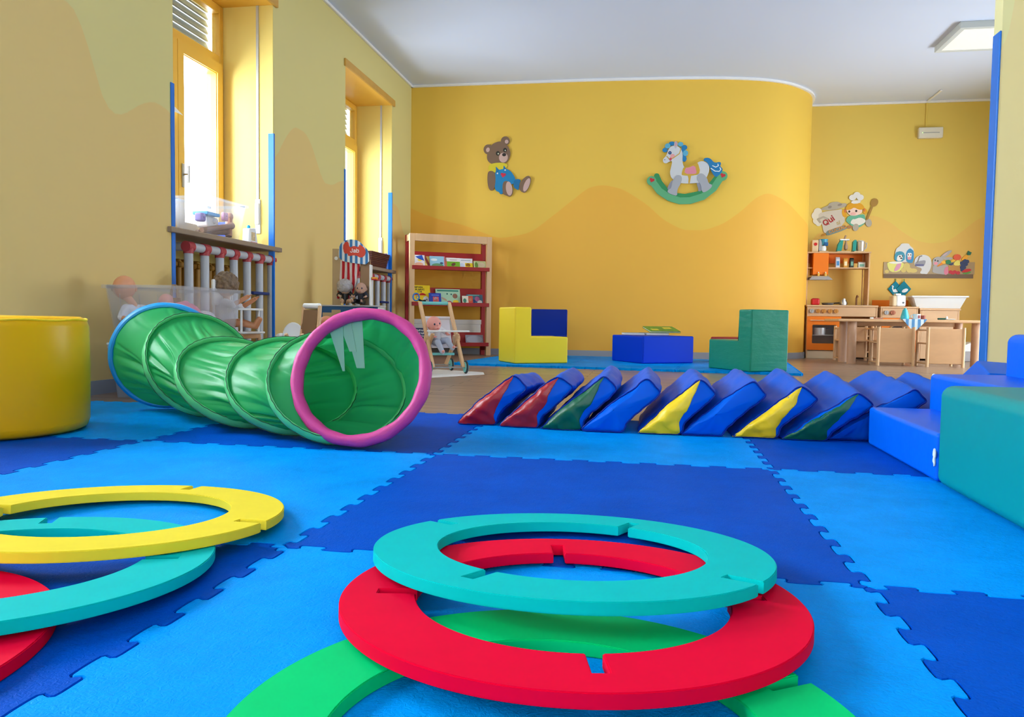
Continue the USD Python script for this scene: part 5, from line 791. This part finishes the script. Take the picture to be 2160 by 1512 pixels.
small('toy_stand_mixer', 'teal toy stand mixer with wooden whisk in the middle of the top shelf', 'toy appliance', (2.42, 10.56, zt), ('stand', bx(-.07, .08, -.05, .05, 0, .012), PALEW), ('column', hull([(x, y, z) for y in (-.035, .035) for x, z in ((-.075, .012), (-.02, .012), (-.06, .1), (-.03, .15), (.0, .15), (-.01, .06))]), TEALP), ('arm', bx(-.04, .075, -.03, .03, .148, .168), WHITE), ('whisk', lathe([(0, .02), (.022, .04), (.026, .08), (.012, .12), (.012, .148), (0, .15)], 16, (.04, 0, 0)), mat('whisk_wood', (170, 136, 110), .5)), ('lever', cyl((.02, 0, .168), (.035, 0, .215), .011, 10), mat('whisk_wood', (170, 136, 110), .5)))
small('toy_blender', 'teal toy blender with steel coloured jug at the right end of the top shelf', 'toy appliance', (2.62, 10.56, zt), ('stand', bx(-.07, .06, -.05, .05, 0, .012), PALEW), ('column', hull([(x, y, z) for y in (-.035, .035) for x, z in ((-.085, .012), (-.045, .012), (-.08, .13), (-.06, .155), (-.04, .15))]), TEALP), ('jug', lathe([(0, .012), (.045, .012), (.056, .13), (.05, .135), (0, .135)], 24, (.015, 0, 0)), mat('jug_metal', (196, 186, 176), .3, metal=.6)), ('jug_handle', tube([(.065, 0, .11), (.09, 0, .12), (.085, 0, .06), (.06, 0, .035)], .007, 8), GREYP), ('lid', lathe([(0, .135), (.05, .136), (.03, .15), (0, .152)], 20, (.015, 0, 0)), WHITE))
zm = 1.156
for lab, x, w, h_, c, c2 in (('pale toy milk carton with blue print on the middle shelf', 2.365, .05, .135, (210, 218, 230), (70, 140, 200)), ('orange and cream toy carton between the milk and the dark carton', 2.46, .05, .125, (226, 160, 60), (240, 226, 190)), ('dark green toy carton beside the orange one on the middle shelf', 2.535, .045, .125, (40, 50, 44), (120, 170, 150)), ('low white toy packet at the right of the middle shelf', 2.655, .085, .075, (224, 222, 216), (120, 170, 180))):
    g = small('toy_carton', lab, 'toy food', (x, 10.56, zm), ('carton', bx(-w / 2, w / 2, -.025, .025, 0, h_ * .84), mat('carton_%d' % c[0], c, .5)), ('gable_top', hull([(sx * w / 2, sy * .025, h_ * .84) for sx in (-1, 1) for sy in (-1, 1)] + [(sx * w / 2, sy * .003, h_) for sx in (-1, 1) for sy in (-1, 1)]), mat('carton_%d' % c[0], c, .5)), ('print', bx(-w * .32, w * .32, -.0262, -.024, h_ * .2, h_ * .62, .0005), mat('print_%d' % c2[0], c2, .5)))
for lab, x in (('little golden spice jar on the left ledge of the hood', 2.115), ('little golden spice jar on the right ledge of the hood', 2.20)): small('spice_jar', lab, 'toy', (x, 10.445, 1.041), ('jar', lathe([(0, 0), (.013, 0), (.015, .03), (.008, .042), (0, .043)], 14), mat('golden_jar', (240, 190, 80), .4)), ('cap', cyl((0, 0, .04), (0, 0, .052), .008, 10), WHITE))
zc = .673
small('toy_toaster', 'rounded red toy toaster at the left of the play kitchen worktop', 'toy appliance', (2.09, 10.46, zc), ('toy_body', soft(-.05, .05, -.04, .04, 0, .085, .02), RED), ('slot', bx(-.035, .035, -.006, .006, .082, .087, .001), DARK))
small('toy_pan', 'dark grey toy frying pan on the play kitchen worktop', 'toy pan', (2.24, 10.45, zc), ('pan', minus(lathe([(0, 0), (.06, 0), (.075, .03), (.07, .03), (0, .03)], 28), lathe([(0, .006), (.055, .006), (.068, .04), (0, .04)], 28)), mat('pan_grey', (96, 92, 88), .4)), ('handle', tube([(.07, 0, .025), (.14, -.01, .03)], .008, 8), DARK))
small('toy_kettle', 'small steel toy kettle with white handle on the worktop', 'toy kettle', (2.43, 10.46, zc), ('kettle', lathe([(0, 0), (.045, 0), (.05, .03), (.035, .07), (0, .078)], 24), STEEL), ('handle', bx(-.012, .012, -.055, -.04, .0, .085, .005), WHITE), ('knob', ball((0, 0, .082), .01), STEEL))
small('toy_pot', 'steel toy saucepan on the shelf inside the orange oven', 'toy pot', (2.14, 10.40, .296), ('pot', minus(lathe([(0, 0), (.07, 0), (.072, .09), (0, .09)], 28), lathe([(0, .006), (.066, .006), (.068, .1), (0, .1)], 28)), mat('pot_metal', (214, 214, 216), .3, metal=.4)), ('handle', tube([(.07, 0, .075), (.16, -.01, .08)], .007, 8), STEEL), ('lid', lathe([(0, .092), (.074, .09), (.03, .104), (0, .105)], 24), STEEL))
t = thing('toy_washing_machine', 'wooden toy washing machine with round window and orange front', 'toy washing machine', (3.04, 10.5, 0), world=True)
a, b = 2.835, 3.27
part(t, 'side_panel', bx(a, a + .018, yf, yb, 0, .64), BI); part(t, 'side_panel', bx(b - .018, b, yf, yb, 0, .64), BI); part(t, 'worktop', bx(a - .006, b + .006, yf - .012, yb, .64, .662), BI); part(t, 'splashback', bx(a, b, yb - .016, yb, .662, .75), ORANGE); part(t, 'control_panel', bx(a + .018, b - .018, yf, yf + .016, .52, .64), BI); part(t, 'plinth', bx(a + .018, b - .018, yf + .01, yf + .025, 0, .1), mat('pale_plinth', (226, 204, 170), .5)); part(t, 'back_panel', bx(a, b, yb - .03, yb - .018, 0, .64), BI)
dr = sbox(a + .018, .1, b - .018, .518).difference(Point((a + b) / 2, .33).buffer(.115, 24)); d = part(t, 'front_door', ext_y(dr, yf - .006, yf + .012), ORANGE, smooth=False); part(d, 'door_ring', minus(lathe([(0, -.01), (.13, -.01), (.13, .01), (0, .01)], 36), lathe([(0, -.02), (.108, -.02), (.108, .02), (0, .02)], 36)).apply_transform(TM(((a + b) / 2, yf - .004, .33), rx=90)), mat('door_ring_wood', (150, 110, 60), .5)); part(d, 'round_window', lathe([(0, -.003), (.11, -.003), (.11, .003), (0, .003)], 30).apply_transform(TM(((a + b) / 2, yf, .33), rx=90)), OVENG)
knob(t, 2.90, yf, .585, .026, GREYP); knob(t, 2.975, yf, .585, .028, mat('copper_knob', (176, 100, 70), .5))
small('toy_toaster', 'wooden toy toaster with white sides on the washing machine', 'toy appliance', (3.07, 10.45, .663), ('toy_body', soft(-.085, -.03, -.05, .05, 0, .14, .02), PALEW), ('white_side', soft(-.04, .085, -.055, .055, 0, .145, .025), WHITE), ('button', cyl((.045, -.054, .05), (.045, -.062, .05), .011, 12), DARK), ('lever_top', soft(-.04, .03, -.03, .03, .143, .165, .008), WHITE), rz=10)
t = thing('toy_cabinet', 'low birch toy cabinet carrying the white basin', 'cabinet', (3.52, 10.5, 0), world=True); a, b = 3.29, 3.74
part(t, 'side_panel', bx(a, a + .018, yf, yb, 0, .62), BI); part(t, 'side_panel', bx(b - .018, b, yf, yb, 0, .62), BI); part(t, 'front_panel', bx(a + .018, b - .018, yf, yf + .016, .02, .62), BI); part(t, 'worktop', bx(a - .008, b + .012, yf - .014, yb, .62, .645), BI); part(t, 'back_panel', bx(a, b, yb - .012, yb, 0, .62), BI)
tub('wash_basin', 'large white plastic basin on the birch toy cabinet', (3.535, 10.49, .646), .60, .36, .15, .12, WHITE, rz=-6, wall=.006, ribs=False, catg='basin')
# ---------------------------------------------------------------- table and chairs
t = thing('play_table', 'long low birch table with thick round legs before the play kitchen', 'table', (2.8, 9.25, 0), world=True)
part(t, 'tabletop', bx(2.03, 3.58, 8.93, 9.62, .465, .495, .006), BIRCH); 
for x, y in ((2.205, 9.05), (2.22, 9.50), (3.46, 9.05), (3.44, 9.50)): part(t, 'leg', cyl((x, y, 0), (x, y, .466), .047, 24), mat('leg_beech', (206, 164, 134), .45, var=.06, vs=5))
part(t, 'apron', bx(2.25, 3.4, 9.48, 9.5, .42, .465), BIRCH)
def chair(label, loc, rz):
    """Boxy nursery chair: solid back panel between round posts, ladder sides; the back faces local -y."""
    t = thing('nursery_chair', label, 'chair', loc, rz, group=None); w = .35
    for x in (-w / 2, w / 2): part(t, 'back_post', cyl((x, 0, 0), (x, 0, .415), .0165, 14), BEECH); part(t, 'front_post', cyl((x, .29, 0), (x, .29, .39), .0145, 12), BEECH); part(t, 'arm_rail', cyl((x, 0, .385), (x, .29, .385), .011, 10), BEECH); part(t, 'side_rail', cyl((x, 0, .245), (x, .29, .245), .009, 10), BEECH); part(t, 'floor_rail', cyl((x, 0, .035), (x, .29, .035), .009, 10), BEECH)
    part(t, 'back_panel', bx(-w / 2 + .012, w / 2 - .012, -.007, .009, .035, .40), mat('back_ply', (206, 160, 116), .5, var=.1, vs=5, stretch=(.4, 1, 1))); part(t, 'seat', bx(-w / 2 + .01, w / 2 - .01, .01, .285, .235, .25), BIRCH)
    return t
c0 = chair('nursery chair with its back to the room at the middle of the low table', (2.585, 8.80, 0), 1)
dup(c0, (3.045, 8.72, 0), 2, 'nursery chair with its back to the room at the right end of the low table')
dup(c0, (2.40, 9.92, 0), 178, 'nursery chair on the far side of the low table by the oven')
dup(c0, (2.83, 9.95, 0), 181, 'nursery chair on the far side of the low table before the washing machine')
small('toy_bottle', 'aqua toy bottle standing on the low table', 'toy bottle', (2.73, 9.02, .496), ('bottle', lathe([(0, 0), (.038, 0), (.044, .02), (.03, .075), (.022, .105), (.012, .11), (0, .112)], 24), mat('aqua_plastic', (60, 190, 206), .35)), ('cap', cyl((0, 0, .108), (0, 0, .122), .014, 14), mat('aqua_plastic', (60, 190, 206), .35)))
small('toy_mug', 'white toy mug with red print on the low table', 'toy cup', (2.85, 9.02, .496), ('mug', minus(lathe([(0, 0), (.036, 0), (.038, .06), (0, .06)], 24), lathe([(0, .006), (.032, .006), (.034, .07), (0, .07)], 24)), WHITE), ('print', bx(.0, .022, -.038, -.034, .012, .045, .0005), mat('mug_print', (170, 90, 90), .5)), ('handle', tube([(-.036, 0, .05), (-.058, 0, .045), (-.055, 0, .02), (-.036, 0, .014)], .005, 8), WHITE))
small('toy_cup', 'brown toy cup beside the white mug on the low table', 'toy cup', (2.915, 9.03, .496), ('cup', minus(lathe([(0, 0), (.022, 0), (.026, .045), (0, .045)], 20), lathe([(0, .005), (.019, .005), (.023, .05), (0, .05)], 20)), mat('brown_cup', (150, 64, 46), .45)), ('saucer', lathe([(0, -.0005), (.03, 0), (.03, .003), (0, .003)], 20), mat('brown_cup', (150, 64, 46), .45)))
small('toy_whisk', 'pinkish toy cutlery lying at the left of the low table', 'toy cutlery', (2.46, 9.02, .496), ('handle', cyl((-.05, 0, .008), (.05, 0, .008), .007, 8), mat('rose_wood', (196, 140, 120), .5)), ('head', soft(-.085, -.05, -.015, .015, .001, .018, .006), WHITE))
small('toy_brush', 'dark green toy brush with white tip on the low table', 'toy brush', (3.13, 9.05, .496), ('handle', soft(-.06, .02, -.012, .012, .001, .02, .006), mat('bottle_green', (10, 70, 56), .4)), ('tip', ball((.03, 0, .02), (.014, .012, .02)), WHITE), ('cloth', wob(ball((.07, 0, .006), (.05, .03, .006), 3), .004, 40), WHITE))
ST = stripes('blue_stripe_cloth', 'x', .06, (214, 230, 238), (90, 150, 204), .8)
t = thing('striped_cloth', 'blue and white striped cloth hanging over the front edge of the low table', 'cloth', (2.80, 8.93, .496), 0)
part(t, 'tabletop_part', wob(bx(-.125, .125, -.008, .10, .0005, .004, .001), .0005, 20), ST)
part(t, 'hanging_part', cat(*[hull([(x, y, z) for y in (-.012, -.008) for x, z in pts]) for pts in ([(-.125, .004), (.0, .004), (.01, -.125), (-.02, -.12)], [(0, .004), (.125, .004), (.10, -.03), (.01, -.125)])]), ST)
t = thing('toy_bath', 'white toy bath with rounded hood on the floor right of the low table', 'toy bath', (3.92, 10.35, 0))
part(t, 'tray', soft(-.2, .2, -.15, .15, 0, .13, .01), mat('bath_grey', (176, 172, 176), .5)); part(t, 'hood', hull(np.array([(.17 * math.cos(a), y, .128 + .11 * math.sin(a)) for a in np.linspace(0, np.pi, 16) for y in (-.13, .13)])), WHITE); part(t, 'edge', bx(-.205, .205, -.155, .155, .122, .134), WHITE)
# ---------------------------------------------------------------- lamp and emergency light
t = thing('ceiling_light', 'square white ceiling panel light behind the partition end', 'ceiling light', (3.2, 8.45, ZC - .06), world=True)
for q in ((2.83, 3.53, 8.06, 8.11), (2.83, 3.53, 8.70, 8.75), (2.83, 2.88, 8.11, 8.70), (3.48, 3.53, 8.11, 8.70)): part(t, 'frame_bar', bx(q[0], q[1], q[2], q[3], ZC - .062, ZC), mat('lamp_frame', (206, 212, 212), .5))
part(t, 'diffuser', bx(2.88, 3.48, 8.11, 8.70, ZC - .058, ZC - .05), mat('lamp_diffuser', (240, 238, 234), .6, emit=((255, 250, 240), .25)))
t = thing('emergency_light', 'slim white emergency light box high on the kitchen wall', 'emergency light', (3.485, YK - .001, 2.82)); part(t, 'housing', bx(-.145, .145, -.06, 0, 0, .135, .008), mat('housing_cream', (226, 220, 206), .5)); part(t, 'lamp_strip', bx(-.1, .1, -.064, -.058, .062, .07, .001), GREYP); part(t, 'led', ball((-.1, -.062, .066), .006), mat('led_green', (200, 240, 160), .4, emit=((200, 255, 160), 2.0)))
t = thing('cable_duct', 'thin cable duct running from the emergency light up to the ceiling', 'cable duct', (3.44, YK - .001, 2.955)); part(t, 'duct', bx(-.012, .012, -.014, 0, 0, ZC - 2.956 - .0), mat('duct_paint', (226, 196, 90), .6)); part(t, 'ceiling_duct', bx(-.012, .012, -.5, -.014, ZC - 2.955 - .015, ZC - 2.955), CORN)
